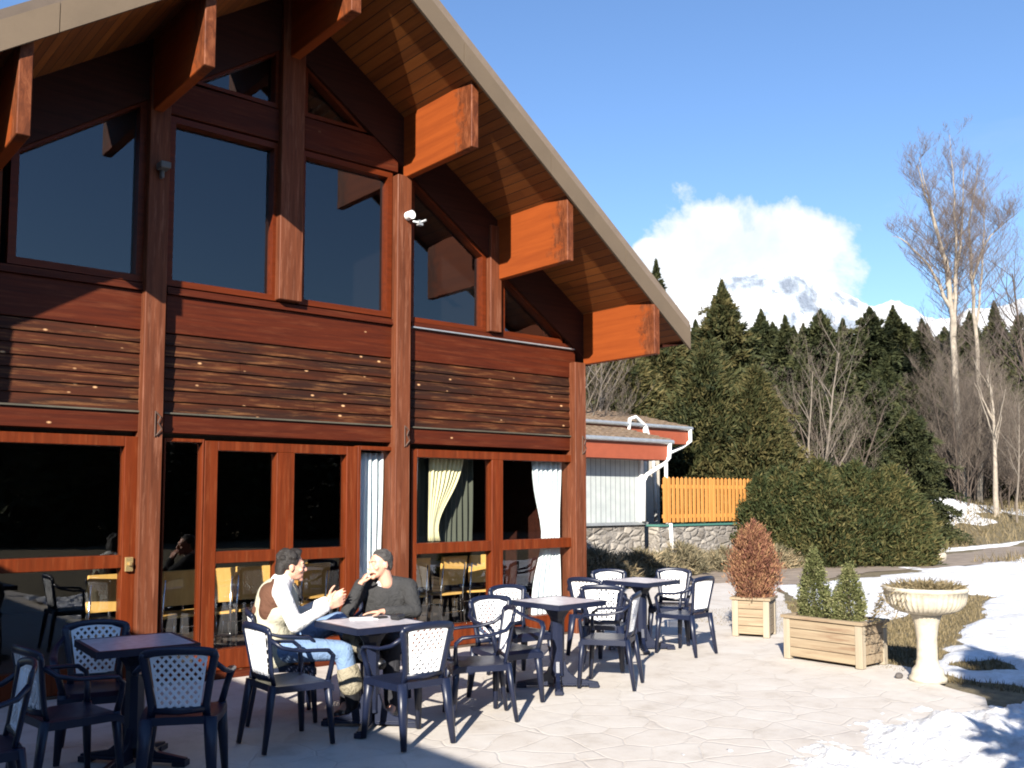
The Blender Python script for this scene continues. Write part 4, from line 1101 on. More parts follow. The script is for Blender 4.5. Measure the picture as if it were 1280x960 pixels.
# ------------------------------------------------------------------ planters and urn
def planter(label, lx, ly, h, loc, rz):
    t = thing('planter', label, 'planter', loc, rz); k = .035
    for sx in (-1, 1):
        for sy in (-1, 1):
            bm = B(); x, y = sx*(lx/2-k), sy*(ly/2-k); box(bm, x-k, x+k, y-k, y+k, 0, h-.02); obj('corner_post', bm, WOOD_PLANTER_Z, t, bev=.003)
    nb = 4
    for ax in (0, 1):
        for s in (-1, 1):
            bm = B()
            for j in range(nb):
                z0 = .03 + (h-.05)*j/nb; z1 = z0 + (h-.05)/nb - .006
                if ax == 0: box(bm, s*(lx/2-.02)-.012, s*(lx/2-.02)+.012, -ly/2+2*k, ly/2-2*k, z0, z1)
                else: box(bm, -lx/2+2*k, lx/2-2*k, s*(ly/2-.02)-.012, s*(ly/2-.02)+.012, z0, z1)
            obj('side_boards', bm, WOOD_PLANTER, t, bev=.003)
    bm = B(); o_ = .02; i_ = .05
    box(bm, -lx/2-o_, lx/2+o_, -ly/2-o_, -ly/2+i_, h-.018, h+.012); box(bm, -lx/2-o_, lx/2+o_, ly/2-i_, ly/2+o_, h-.018, h+.012)
    box(bm, -lx/2-o_, -lx/2+i_, -ly/2+i_+.001, ly/2-i_-.001, h-.018, h+.012); box(bm, lx/2-i_, lx/2+o_, -ly/2+i_+.001, ly/2-i_-.001, h-.018, h+.012)
    obj('rim', bm, WOOD_PLANTER, t, bev=.003)
    bm = B(); box(bm, -lx/2+.04, lx/2-.04, -ly/2+.04, ly/2-.04, .05, h-.04); obj('soil', bm, SOIL, t)
    return t
planter('small square wooden planter holding the rusty brown shrub', .42, .42, .43, (9.24, 6.66, .004), math.radians(24))
planter('long weathered wooden planter holding two small conical evergreens', .46, .84, .415, (8.36, 5.10, .004), 0)
bushy('shrub', 'rusty reddish-brown rounded conifer growing in the square planter', 'shrub', [(0, 0, -.02, .84, .27), (.06, .04, .05, .66, .22), (-.07, -.05, .0, .6, .22)], F_RUST, 17000, 11, (9.24, 6.66, .42), None, .050, .0055, 1.2, clump=14, belly=.13)
bushy('shrub', 'taller conical dwarf evergreen at the left end of the long planter', 'shrub', [(0, 0, .0, .63, .135), (.02, .01, .0, .42, .14)], F_DWARF, 8000, 12, (8.34, 5.30, .40), None, .028, .007, .5, clump=10, belly=.33)
bushy('shrub', 'shorter conical dwarf evergreen at the right end of the long planter', 'shrub', [(0, 0, .0, .50, .135), (-.02, .01, .0, .36, .145)], F_DWARF, 7500, 13, (8.34, 4.92, .40), None, .028, .007, .5, clump=10, belly=.33)
# little snow remnant and sprig in the long planter
bm = B(); add_ell(bm, (8.36, 4.86, .385), (.12, .12, .035)); add_ell(bm, (8.42, 5.12, .385), (.08, .05, .03)); add_ell(bm, (8.30, 4.77, .385), (.08, .06, .03)); tag(obj('snow_patch', bm, SNOW, smooth=True), 'small remnant of snow on the soil of the long planter', 'snow')
u = thing('stone_urn', 'pale fluted stone bowl on a tall pedestal at the edge of the terrace', 'urn', (8.10, 4.05, .0))
bm = B(); lathe(bm, [(.0, 0), (.155, 0), (.155, .035), (.135, .05), (.125, .10), (.095, .135), (.085, .20), (.083, .36), (.098, .48), (.125, .56), (.14, .575)], seg=28); obj('pedestal', bm, STONE_URN, u, smooth=False, bev=0)
bm = B(); lathe(bm, [(.0, .573), (.14, .575), (.22, .592), (.285, .625), (.32, .67), (.334, .72), (.338, .772), (.346, .776), (.350, .80), (.335, .812), (.31, .80), (.28, .76), (0, .75)], seg=264, flute=44, fd=.014, zr=(.585, .765)); obj('bowl', bm, STONE_URN, u, smooth=True)
for p in u.children:
    if p.name.startswith('pedestal'): p.data.polygons.foreach_set('use_smooth', [True]*len(p.data.polygons))
# dead plants hanging from the bowl
P, D = [], []; r = random.Random(8)
for i in range(1900):
    a = r.uniform(0, 2*PI); w = 1 if math.cos(a-2.4) > .2 else .45
    w = 1 if math.cos(a-2.44) > .72 else 0
    rr = .29*math.sqrt(r.random())*(1.0) if r.random() > .6*w else r.uniform(.30, .42)
    P.append((rr*math.cos(a), rr*math.sin(a), .78+r.uniform(0, .05)*(1.3-rr*2) - (max(0, rr-.33)*2.2 + (r.uniform(0, .12) if rr > .33 and w == 1 else 0)))); D.append((math.cos(a), math.sin(a), .35 if rr < .3 else -.4))
dt = crown_obj('dead_plants', P, D, .07, .005, F_DEAD, None, 4, None, 0, .8); dt.location = (8.10, 4.05, .0); tag(dt, 'dry dead plants filling and trailing from the stone bowl', 'plant')
bm = B(); add_ell(bm, (8.02, 4.27, .02), (.045, .03, .03)); tag(obj('stone', bm, simple('dark_stone', (.08, .07, .065), .8, var=.2), smooth=True), 'small dark stone on the paving beside the urn foot', 'stone')
bm = B(); bmesh.ops.create_icosphere(bm, subdivisions=3, radius=1)
for v in bm.verts: v.co = V((v.co.x*.34, v.co.y*.28, v.co.z*.26))*(1+.25*noise.noise(v.co*1.7))
o = obj('boulder', bm, ROCK, smooth=True); o.location = at(1163, 24.3, .12); tag(o, 'pale boulder at the right end of the hedge beside the track', 'rock')

# ------------------------------------------------------------------ annex, wall, fence
def stone_mat():
    m, nt, b = newmat('rubble_stone'); v = coords(nt, (3.6, 3.6, 6.5))
    nz = N(nt, 'ShaderNodeTexNoise', Scale=1.5, Detail=3.0); L(nt, v, nz.inputs['Vector'])
    dv = N(nt, 'ShaderNodeVectorMath', operation='MULTIPLY_ADD'); L(nt, nz.outputs['Color'], dv.inputs[0]); dv.inputs[1].default_value = (.5,)*3; L(nt, v, dv.inputs[2])
    vo = N(nt, 'ShaderNodeTexVoronoi', feature='DISTANCE_TO_EDGE', Scale=1.0); L(nt, dv.outputs[0], vo.inputs['Vector'])
    vc = N(nt, 'ShaderNodeTexVoronoi', Scale=1.0); L(nt, dv.outputs[0], vc.inputs['Vector'])
    c = ramp(nt, N_sep(nt, vc.outputs['Color']), [(0, (.15, .13, .11)), (.5, (.26, .235, .205)), (1, (.37, .33, .28))])
    c = mixc(nt, ramp(nt, vo.outputs['Distance'], [(.02, (1,1,1)), (.08, (0,0,0))]), c, (.22, .20, .18))
    L(nt, c, b.inputs['Base Color']); b.inputs['Roughness'].default_value = .9
    bump(nt, ramp(nt, vo.outputs['Distance'], [(.0, (0,0,0)), (.2, (1,1,1))]), b, .8, .04); return m
RUBBLE = stone_mat()
def siding_mat():
    m, nt, b = newmat('grey_siding'); tc = N(nt, 'ShaderNodeTexCoord'); sx = N(nt, 'ShaderNodeSeparateXYZ'); L(nt, tc.outputs['Object'], sx.inputs[0])
    fr = math_(nt, 'FRACT', math_(nt, 'DIVIDE', sx.outputs['X'], .155)); e = math_(nt, 'LESS_THAN', fr, .12)
    n = N(nt, 'ShaderNodeTexNoise', Scale=4.0, Detail=5.0); L(nt, tc.outputs['Object'], n.inputs['Vector'])
    c = mixc(nt, e, ramp(nt, n.outputs['Fac'], [(.3, (.34, .37, .37)), (.7, (.43, .46, .45))]), (.16, .17, .17))
    L(nt, c, b.inputs['Base Color']); b.inputs['Roughness'].default_value = .7; return m
SIDING = siding_mat()
def tile_mat():
    m, nt, b = newmat('roof_tiles'); tc = N(nt, 'ShaderNodeTexCoord'); n = N(nt, 'ShaderNodeTexNoise', Scale=7.0, Detail=6.0, Roughness=.7); L(nt, tc.outputs['Object'], n.inputs['Vector'])
    L(nt, ramp(nt, n.outputs['Fac'], [(.3, (.085, .058, .036)), (.55, (.17, .115, .072)), (.75, (.25, .185, .125))]), b.inputs['Base Color']); b.inputs['Roughness'].default_value = .9; return m
TILE = tile_mat()
def annex_block(t, x0, x1, y0, y1, zg, wall_x1, red=.36, stone=True, wallz=None):
    """eave at height zg running along x on the front; roof rises behind"""
    wz = wallz or zg-.42
    if stone:
        bm = B(); box(bm, x0, wall_x1-.0, y0+.02, y1, -.1, .97); obj('stone_base', bm, RUBBLE, t)
        bm = B(); box(bm, x0, wall_x1+.06, y0-.05, y1, .972, 1.03); obj('ledge', bm, METAL, t)
    bm = B(); box(bm, x0, wall_x1-.10, y0+.10, y1, 1.032 if stone else -.1, wz); obj('wall', bm, SIDING if stone else STUCCO, t)
    if stone:
        bm = B(); box(bm, wall_x1-.098, wall_x1, y0+.02, y0+.2, 1.032, wz); obj('corner_post', bm, WHITE, t)
        bm = B(); sweep(bm, [(x0+1.5, y0+.085, 1.04), (x0+1.5, y0+.085, wz)], .02); obj('cover_strip', bm, DARKGREY, t)
    bm = B(); box(bm, x0, x1-.02, y0-.42, y0-.38, zg-.46, zg-.10); box(bm, x0, x1-.02, y0-.379, y0+.3, zg-.46, zg-.44); obj('fascia', bm, REDBOARD, t)
    bm = B(); sweep(bm, [(x0, y0-.47, zg-.05), (x1+.03, y0-.47, zg-.05)], [.055]*2, [.055]*2, seg=10); obj('gutter', bm, METAL, t)
    # tiled roof as rows of corrugated courses
    bm = B(); courses = 9; cl = .36; sl = .23; nx = int((x1-x0)/.055)
    for c in range(courses):
        ya = y0-.44 + c*cl*.97; za = zg + .0 + c*cl*.97*sl; rows = []
        for (dy, dz) in ((0, -.02), (0, .022), (cl*1.05, cl*1.05*sl-.004)):
            rows.append([bm.verts.new((x0 + (x1-x0)*i/nx, ya+dy, za+dz + .018*math.sin(i*PI/2.0+.6))) for i in range(nx+1)])
        for a, b_ in zip(rows, rows[1:]):
            for i in range(nx): bm.faces.new((a[i], a[i+1], b_[i+1], b_[i]))
    rf = obj('roof', bm, TILE, t)
    return rf
ax_ = thing('annex', 'low annex with grey siding on a stone base and red fascia behind the chalet', 'annex', (0, 0, 0))
annex_block(ax_, 9.5, 16.63, 14.62, 17.5, 2.90, 16.19+.02)
def pipe(t, pts, r=.045, mat=WHITE): bm = B(); sweep(bm, pts, r, seg=10); return obj('downpipe', bm, mat, t, smooth=True)
pipe(ax_, [(16.55, 14.15, 2.83), (16.55, 14.17, 2.5), (16.50, 14.3, 2.35), (16.15, 14.5, 2.1), (16.06, 14.52, 1.95), (16.06, 14.52, 1.05)], .05)
pipe(ax_, [(16.60, 14.2, 1.0), (16.60, 14.15, .35)], .045)
a2 = thing('annex', 'second set-back annex wing with pale wall and longer gutter behind the siding annex', 'annex', (0, 0, 0))
annex_block(a2, 10.5, 19.25, 16.2, 19.5, 3.42, 18.75, stone=False, wallz=3.0)
pipe(a2, [(19.2, 15.73, 3.37), (19.22, 15.73, 3.05), (19.1, 15.9, 2.9), (18.75, 16.1, 2.72), (18.70, 16.12, 2.6), (18.70, 16.12, 0.9)], .05)
pipe(a2, [(16.9, 15.75, 3.1), (16.9, 15.7, 3.5), (17.1, 15.7, 3.56), (17.5, 15.72, 3.35), (17.95, 15.9, 2.7), (18.1, 15.95, 1.0)], .045)
pipe(a2, [(17.45, 15.72, 3.35), (17.6, 15.85, 3.0), (17.62, 15.9, .95)], .045)
rw = thing('retaining_wall', 'low rubble stone retaining wall under the orange fence', 'wall', (18, 14.3, 0))
bm = B(); box(bm, 16.25-18, 20.3-18, -.08, .25, -.1, .93); obj('stonework', bm, RUBBLE, rw)
bm = B(); box(bm, 16.22-18, 20.33-18, -.12, .3, .932, .975); obj('coping', bm, GREENPAINT, rw)
fn = thing('fence', 'bright orange-brown slatted timber fence on top of the stone wall', 'fence', (18.1, 14.2, 1.0))
nsl = 24
for i in range(nsl):
    x = -1.70 + 3.42*i/(nsl-1); post = i in (0, 11, 23)
    bm = B(); w_ = .058 if post else .045; prism(bm, [(x-w_, .02), (x+w_, .02), (x+w_, 1.02), (x, 1.06), (x-w_, 1.02)], -.03 - (.02 if post else 0), -.005)
    obj('slat', bm, WOOD_SLAT, fn, bev=.003)
for z in (.16, .84):
    bm = B(); box(bm, -1.74, 1.76, .0, .04, z-.04, z+.04); obj('rail', bm, WOOD_SLAT, fn)

# neighbouring wing outside the frame at the left: its eave throws the terrace shade
wg = thing('side_wing', 'low rendered wing of the chalet to the left of the terrace, outside the photo', 'building', (-4.5, 2, 0))
bm = B(); box(bm, -3, 2.4, -8, 6.0, -.1, 2.66); obj('wall', bm, STUCCO, wg)
bm = B(); prism(bm, [(-3.6, 2.66), (3.0, 2.66), (3.0, 2.90), (0, 3.15), (-3.6, 2.90)], -8.3, 6.1); obj('roof', bm, TILE, wg)

# ------------------------------------------------------------------ hedge, shrubs, trees
GH = 'hedge shrubs at the end of the track'
for i, (px, d, lob, l, sd) in enumerate((
  (975, 23.6, [(0,0,0,2.2,1.25), (.5,-.3,0,1.9,.9), (-.6,.2,0,2.0,.9)], 'dense olive evergreen shrub at the left end of the hedge, next to the orange fence', 21),
  (1022, 23.2, [(0,0,0,2.35,1.25), (.6,-.2,0,2.2,.9), (-.4,-.5,0,2.0,1.0)], 'dense olive evergreen shrub in the left middle of the hedge', 22),
  (1068, 23.0, [(0,0,0,2.3,1.15), (.4,-.4,0,2.1,.9)], 'dense olive evergreen shrub in the right middle of the hedge', 23),
  (1112, 22.9, [(0,0,0,2.25,.85), (.15,-.3,0,1.8,.6), (-.4,.1,0,2.1,.7)], 'rounded evergreen shrub at the right end of the hedge beside the track', 24))):
    bushy('hedge_shrub', l, 'shrub', lob, F_YEW, 60000, sd, at(px, d), None, .15, .017, .55, clump=26, jitter=.5)
# scrub along the foot of the annex wall
for i, (x, y, h, rr, l) in enumerate(((12.6, 12.6, .6, .8, 'low grey-green scrubby shrub close behind the far terrace table'), (14.3, 13.1, .5, .8, 'low grey-green scrubby shrub under the annex wall'),
    (15.7, 13.2, .62, .6, 'taller twiggy shrub below the white downpipe'), (17.4, 13.3, .45, .8, 'low scrubby shrub at the foot of the stone retaining wall'), (18.9, 13.0, .45, .7, 'low scrubby shrub left of the rusty potted conifer, under the fence'))):
    bushy('low_shrub', l, 'shrub', [(0,0,-.05,h,rr), (.5,.1,-.05,h*.8,rr*.7), (-.5,-.1,-.05,h*.7,rr*.7)], F_MAT, 5200, 31+i, (x, y, -.03), None, .17, .010, .7, trunk=False, jitter=.7)
# large cypresses behind the annex
for px, d, lob, l, sd in (
  (770, 27.5, [(0,0,0,6.2,2.0), (-1.2,0,0,5.2,1.4)], 'broad olive cypress rising behind the annex, just right of the chalet corner post', 41),
  (828, 29.5, [(0,0,0,7.0,1.8), (1,0,0,5.6,1.3)], 'broad olive cypress behind the annex, under the tip of the chalet eave', 42),
  (880, 27.0, [(0,0,0,5.6,1.6), (.9,.4,0,6.0,1.3)], 'broad olive cypress filling the gap above the orange fence', 43),
  (938, 26.5, [(0,0,0,4.6,1.5), (.3,0,0,5.1,1.1)], 'lower golden-green cypress right of the orange fence above the hedge', 44)):
    bushy('cypress_tree', l, 'tree', lob, F_CYPRESS, 85000, sd, at(px, d), None, .22, .026, .45, clump=26, jitter=.5)
GS = 'spruces of the forest edge'
spruce('tallest pointed spruce of the near group, rising beside the tip of the chalet eave', 8.75, 2.7, F_CYPRESS, 70000, 51, at(906, 31), GS, droop=.1, ln=.24, wd=.03, power=.95)
spruce('slim dark spruce whose tip shows just above the chalet bargeboard', 10.7, 2.1, F_SPRUCE, 26000, 52, at(823, 38), GS, power=1.0, ln=.26, wd=.04)
protoA = spruce('dense dark spruce in the forest wall under the cloud, behind the tall pointed one', 11.0, 2.9, F_SPRUCE, 42000, 53, at(955, 52), GS, ln=.34, wd=.05)
protoB = spruce('dark slender spruce in the forest wall left of the mountain ridge', 10.2, 2.5, F_SPRUCE, 36000, 54, at(985, 50), GS, ln=.34, wd=.05, power=1.0)
protoC = spruce('bushy dark spruce in the forest wall under the snowy peak', 10.0, 3.1, F_SPRUCE, 44000, 55, at(1030, 48), GS, ln=.34, wd=.05, power=.75)
r = random.Random(99)
def clone(src, px, d, k, label, group=GS): 
    k *= .965
    copy_tree(src, at(px, d, -.1), r.uniform(0, 6), label, group, (k*r.uniform(.9, 1.1), k*r.uniform(.9, 1.1), k))
def top_k(src_h, top_px, d): return ((622-top_px)/1177*d + 1.585 - at(640, d)[2])/src_h
for src, hh, px, top, d, l in ((protoB, 10.2, 845, 372, 44, 'spruce tip standing between the chalet eave and the tallest near spruce'),
   (protoB, 10.2, 872, 392, 47, 'slender spruce directly left of the tallest near spruce'),
   (protoA, 11.0, 1008, 398, 52, 'dark spruce of the forest wall left of the grey bare tree'),
   (protoB, 10.2, 1058, 392, 52, 'dark spruce of the forest wall at the foot of the snowy ridge'),
   (protoC, 10.0, 1092, 380, 50, 'broad dark spruce where the snowy ridge meets the forest'),
   (protoA, 11.0, 1122, 374, 54, 'pointed dark spruce left of the tall bare trees'),
   (protoB, 10.2, 1158, 392, 56, 'narrow dark spruce seen between hedge and tall bare trunks'),
   (protoC, 10.0, 1186, 404, 60, 'dark spruce behind the tall bare trunks'),
   (protoA, 11.0, 1218, 384, 58, 'dark spruce right behind the pair of tall bare trunks'),
   (protoB, 10.2, 1250, 370, 56, 'dark spruce near the right edge of the photo'),
   (protoC, 10.0, 1284, 388, 60, 'dark spruce cut by the right edge of the photo')):
    clone(src, px, d, top_k(hh, top, d), l)
MH = 'olive-dark spruce of the nearer forest edge rising directly behind the hedge'
for i in range(10):
    px = 962 + i*19 + r.uniform(-5, 5); d = 33 + (i % 3)*2.5; top = 462 + 26*math.sin(i*2.3) + r.uniform(-12, 12)
    clone((protoC, protoA, protoB)[i % 3], px, d, top_k((10.0, 11.0, 10.2)[i % 3], top, d), MH, 'look-alike spruces directly behind the hedge')
SH = 'dense dark spruce deep in the forest wall behind the hedge, hardly told from its neighbours'
for i in range(34):
    px = 730 + i*17.5 + r.uniform(-6, 6); d = 62 + (i % 3)*6; top = 396 + r.uniform(-12, 24)
    clone((protoA, protoB, protoC)[i % 3], px, d, top_k((11.0, 10.2, 10.0)[i % 3], top, d), SH, 'look-alike spruces deep in the forest wall')
for i in range(16):
    px = 1130 + i*13 + r.uniform(-5, 5); d = 50 + (i % 3)*3
    clone((protoA, protoC)[i % 2], px, d, top_k((11.0, 10.0)[i % 2], 500 + r.uniform(-25, 40), d), 'young dark spruce in the shaded forest behind the bare trunks', 'young spruces behind the bare trunks')

# bare trees
def leader_tree(label, d, paths, seed, n_side, rad0):
    """trunk and leaders given as (bearing px, height m) polylines at depth d, side branches and fine twigs grown from them"""
    b0 = at(paths[0][0][0], d); t = thing('bare_tree', label, 'tree', b0); r = random.Random(seed); bt, bw = B(), B()
    R_ = V((H0[1], -H0[0], 0)); F_ = V((H0[0], H0[1], 0))
    def twig(p, dd, l_, rad, lev):
        n = 4; pts = [V(p)]; q = V(p); dd = V(dd).normalized()
        for i in range(n):
            dd = (dd + V((r.gauss(0, .12), r.gauss(0, .12), r.gauss(0, .06)+.10))).normalized(); q = q + dd*l_/n; pts.append(q.copy())
        sweep(bw, pts, [rad*(1-.7*i/n) for i in range(n+1)], seg=3, cap=False)
        if lev >= 3: return
        for j in range((5, 5, 4)[lev]):
            f = .2+.8*(j+r.random())/5; fi = min(f*n, n-.01); i0 = int(fi); pp = pts[i0].lerp(pts[i0+1], fi-i0); a = r.uniform(0, 2*PI)
            twig(pp, dd*.9 + V((math.cos(a), math.sin(a), .2))*.7, l_*.52*r.uniform(.7, 1.2), max(rad*.55, .0034), lev+1)
    for k, path in enumerate(paths):
        off = r.uniform(-1.2, 1.2)*(k > 0); pts = []; m = len(path)
        for i, (px, z) in enumerate(path):
            pts.append(R_*((px-paths[0][0][0])/1177*d) + F_*off*(i/(m-1)) + V((0, 0, z)))
        sm = []
        for i in range(m-1):
            for c in range(4):
                u = c/4; p0, p1, p2, p3 = pts[max(i-1, 0)], pts[i], pts[i+1], pts[min(i+2, m-1)]
                sm.append(.5*((2*p1)+(p2-p0)*u+(2*p0-5*p1+4*p2-p3)*u*u+(3*p1-p0-3*p2+p3)*u**3) + V((r.gauss(0, .03), r.gauss(0, .03), 0)))
        sm.append(pts[-1]); q = len(sm)
        r0 = rad0 if k == 0 else rad0*.46
        rr = [max(r0*(1-.93*(i/(q-1))**.9), .012) for i in range(q)]
        sweep(bt, sm, rr, seg=8, cap=False)
        for j in range(n_side):
            f = (.30 if k == 0 else .06) + (.70 if k == 0 else .94)*r.random()**.9; fi = min(f*(q-1), q-1.01); i0 = int(fi); pp = sm[i0].lerp(sm[i0+1], fi-i0); a = r.uniform(0, 2*PI)
            twig(pp, V((math.cos(a), math.sin(a), .75)), (.8+1.2*(1-f))*r.uniform(.6, 1.3), .016*(1.3-f), 0)
    obj('trunk', bt, BARK, t, smooth=True); obj('crown', bw, TWIG, t)
leader_tree('tallest bare tree with pale trunk and several tall leaders against the blue sky', 42,
  [[(1203, -.3), (1200, 3), (1197, 7.5), (1193, 10.5), (1181, 12.2), (1168, 14.0), (1159, 15.4)],
   [(1197, 7.5), (1201, 10.0), (1202, 12.6), (1199, 15.0), (1196, 16.7)],
   [(1198, 9.2), (1210, 11.2), (1219, 13.2), (1226, 15.8)],
   [(1197, 8.5), (1180, 10.4), (1150, 12.0), (1134, 12.4)],
   [(1195, 9.8), (1176, 13.2), (1160, 15.8)]], 5, 34, .20)
leader_tree('second tall bare tree just right of the tallest one, slimmer trunk', 43.5,
  [[(1222, -.3), (1227, 4), (1226, 8.0), (1222, 11.5), (1226, 13.8), (1238, 16.3)],
   [(1226, 8.2), (1240, 10.8), (1250, 13.6), (1256, 15.6)],
   [(1223, 10.5), (1250, 12.6), (1280, 13.5)]], 6, 32, .145)
bare_tree('bare_tree', 'slim dark bare trunk close beside the two tall bare trees', 11.0, at(1213, 44), None, 16, 1, BARK_D, TWIG, .16, .12, 4, splitz=.45, nb=6, up=1.2, tilt=-.02, leaders=2)
bare_tree('young_tree', 'pale-barked young tree forking low in front of the tall bare trees', 6.3, at(1243, 37), None, 7, 1, BARK, TWIG_G, .4, .12, 4, splitz=.45, nb=4, up=.8)
bare_tree('young_tree', 'thin leafless sapling near the right edge beside the track', 5.0, at(1268, 36), None, 8, 1, BARK_M, TWIG_G, .4, .06, 3, nb=4, up=.7)
bare_tree('bare_tree', 'grey bare tree with whitish limbs in front of the spruces above the hedge', 6.4, at(1014, 28.5), None, 9, 2, BARK_M, TWIG_G, .5, .07, 4, splitz=.15, nb=4, up=.8, lean=.12)
bare_tree('bare_tree', 'small grey bare tree right of the whitish-limbed one above the hedge', 5.6, at(1052, 29.5), None, 10, 3, BARK_D, TWIG_G, .6, .05, 4, splitz=.15, nb=4, up=.6, lean=.2)
bare_tree('bare_tree', 'whitish bare tree seen in the gap beside the chalet corner post', 6.8, at(748, 24), None, 15, 2, BARK_M, TWIG_G, .5, .08, 4, splitz=.2, nb=5, up=.8, lean=.08)
bare_tree('bare_tree', 'bare tree at the right edge of the photo with dark twigs over the ridge', 12.5, at(1300, 47), None, 19, 1, BARK_D, TWIG, .5, .14, 4, splitz=.3, nb=6, up=.7)
th = bare_tree('thicket_shrub', 'leafless brown thicket shrub behind the hedge end', 7.2, at(1196, 45), 'leafless thicket under the tall bare trees', 12, 5, BARK_D, TWIG_G, .6, .045, 4, splitz=.1, nb=5, up=.7, lean=.14)
for i in range(19):
    px = 1080 + i*12 + r.uniform(-4, 4); d = 39 + (i % 5)*2.4
    if px > 1186: copy_tree(th, at(px, d, -.05), r.uniform(0, 6), 'leafless brown thicket shrub among the tall bare trunks', 'leafless thicket under the tall bare trees', (r.uniform(.7, 1.0),)*2 + (r.uniform(.6, 1.0),))
th['label'] = 'leafless brown thicket shrub among the tall bare trunks'

# unseen conifer added behind the camera to throw the shade across the right foreground
spruce('small unseen conifer added behind the camera for its shadow', 4.0, .75, F_SPRUCE, 11000, 71, (3.12, -.90, -.03), None, ln=.2, wd=.04, base=.45)
# woodland on the far side of the terrace, seen only as a reflection in the glass
P, D, T = [], [], []
for i in range(110):
    cx, cy = -4 + i*.8, -18.5 - 3.5*r.random() - (5 if i < 14 else 0); hh = 5.0 + 2.4*r.random() + (2.6 if i % 9 == 4 else 0); rr = 1.7
    for k in range(900):
        uu = r.random(); a = r.uniform(0, 2*PI); q = rr*(1-uu)*(1+r.gauss(0, .12)); P.append((cx+q*math.cos(a), cy+q*math.sin(a), hh*uu)); D.append((math.cos(a), math.sin(a), -.1)); T.append(.3+r.gauss(0, .15))
tag(crown_obj('woodland', P, D, .75, .14, F_SPRUCE, None, 3, np.array(T)), kind='stuff')

# ------------------------------------------------------------------ mountain
def mount_mat():
    m, nt, b = newmat('mountain_snow'); v = coords(nt, (.001, .001, .001))
    n = N(nt, 'ShaderNodeTexNoise', Scale=9.0, Detail=12.0, Roughness=.72); L(nt, v, n.inputs['Vector'])
    ge = N(nt, 'ShaderNodeNewGeometry'); sx = N(nt, 'ShaderNodeSeparateXYZ'); L(nt, ge.outputs['Normal'], sx.inputs[0])
    f = math_(nt, 'ADD', math_(nt, 'MULTIPLY', math_(nt, 'SUBTRACT', .74, sx.outputs['Z']), 2.2), math_(nt, 'MULTIPLY', n.outputs['Fac'], 1.0))
    L(nt, ramp(nt, f, [(.68, (.86, .88, .92)), (.86, (.46, .53, .64)), (1.2, (.26, .31, .40))]), b.inputs['Base Color']); b.inputs['Roughness'].default_value = .8
    bump(nt, n.outputs['Fac'], b, 1.0, 120.0); return m
MD = 6000.0
def ridge_px(px): # skyline height in frame pixels
    k = [(700, 420), (800, 372), (860, 350), (900, 340), (950, 334), (990, 340), (1040, 350), (1095, 370), (1120, 378), (1150, 373), (1175, 376), (1210, 372), (1260, 374), (1320, 366), (1400, 380)]
    for (a, ya), (b_, yb_) in zip(k, k[1:]):
        if a <= px <= b_: return ya + (yb_-ya)*(px-a)/(b_-a)
    return 430
vs, fs = [], []; NX, NY = 300, 90
for i in range(NX+1):
    px = 640 + 800*i/NX
    for j in range(NY+1):
        v_ = j/NY; d = MD*(.70 + .55*v_); l = (px-640)/1177*d; x = d*H0[0]+l*H0[1]; y = d*H0[1]-l*H0[0]
        peak = (622-ridge_px(px))/1177*MD*1.0
        prof = (v_/.55)**1.15 if v_ < .55 else max(0, 1-(v_-.55)*1.6)
        rn = 0; s = .0011; a = 1
        for o_ in range(6): rn += a*(1-abs(noise.noise((x*s, y*s, 4.2)))*2.4); a *= .5; s *= 2.05
        z = peak*prof*(1 + .16*(rn-1.0)*(1-prof*.55)) + 26*noise.noise((x*.006, y*.006, 1))*prof
        vs.append((x, y, z - 30))
for i in range(NX):
    for j in range(NY): a = i*(NY+1)+j; fs.append((a, a+NY+1, a+NY+2, a+1))
mt = np_mesh('mountain', np.array(vs), np.array(fs), mount_mat()); mt.data.polygons.foreach_set('use_smooth', [True]*len(fs)); tag(mt, kind='structure')

# ------------------------------------------------------------------ sky, sun, camera
SUN_AZ, SUN_EL = math.radians(38.0), math.radians(24.5)     # direction the light travels (from +x), elevation
w = bpy.data.worlds.new('World'); S.world = w; w.use_nodes = True; nt = w.node_tree
bg = nt.nodes['Background']; sky = N(nt, 'ShaderNodeTexSky', sky_type='NISHITA'); sky.sun_disc = False
sky.sun_elevation = SUN_EL
skyt = mixc(nt, 1.0, sky.outputs[0], (.90, 1.02, 1.24), 'MULTIPLY')
sx_, sy_ = -math.cos(SUN_AZ), -math.sin(SUN_AZ)
sky.sun_rotation = math.atan2(sx_, sy_) % (2*PI)
sky.altitude = 900; sky.air_density = 1.35; sky.dust_density = .2; sky.ozone_density = 3.0
bg.inputs['Strength'].default_value = .064
# cloud: fractal patches on the sky sphere, gathered over the peak
tc = N(nt, 'ShaderNodeTexCoord')
def dirpx(px, py):
    d = V((H0[0], H0[1], 0)) + V((H0[1], -H0[0], 0))*((px-640)/1177) + V((0, 0, 1))*((622-py)/1177); return d.normalized()
cc = dirpx(935, 318); hr = V((H0[1], -H0[0], 0)); hf = V((H0[0], H0[1], 0))
def vdot(vec):
    q = N(nt, 'ShaderNodeVectorMath', operation='DOT_PRODUCT'); L(nt, tc.outputs['Generated'], q.inputs[0]); q.inputs[1].default_value = vec; return q.outputs['Value']
fw = vdot(hf); u_ = math_(nt, 'DIVIDE', vdot(hr), math_(nt, 'MAXIMUM', fw, .05)); v_ = math_(nt, 'DIVIDE', vdot((0, 0, 1)), math_(nt, 'MAXIMUM', fw, .05))
nz = N(nt, 'ShaderNodeTexNoise', Scale=9.0, Detail=9.0, Roughness=.62, Distortion=.2); cb = N(nt, 'ShaderNodeCombineXYZ'); L(nt, u_, cb.inputs[0]); L(nt, v_, cb.inputs[1]); L(nt, cb.outputs[0], nz.inputs['Vector'])
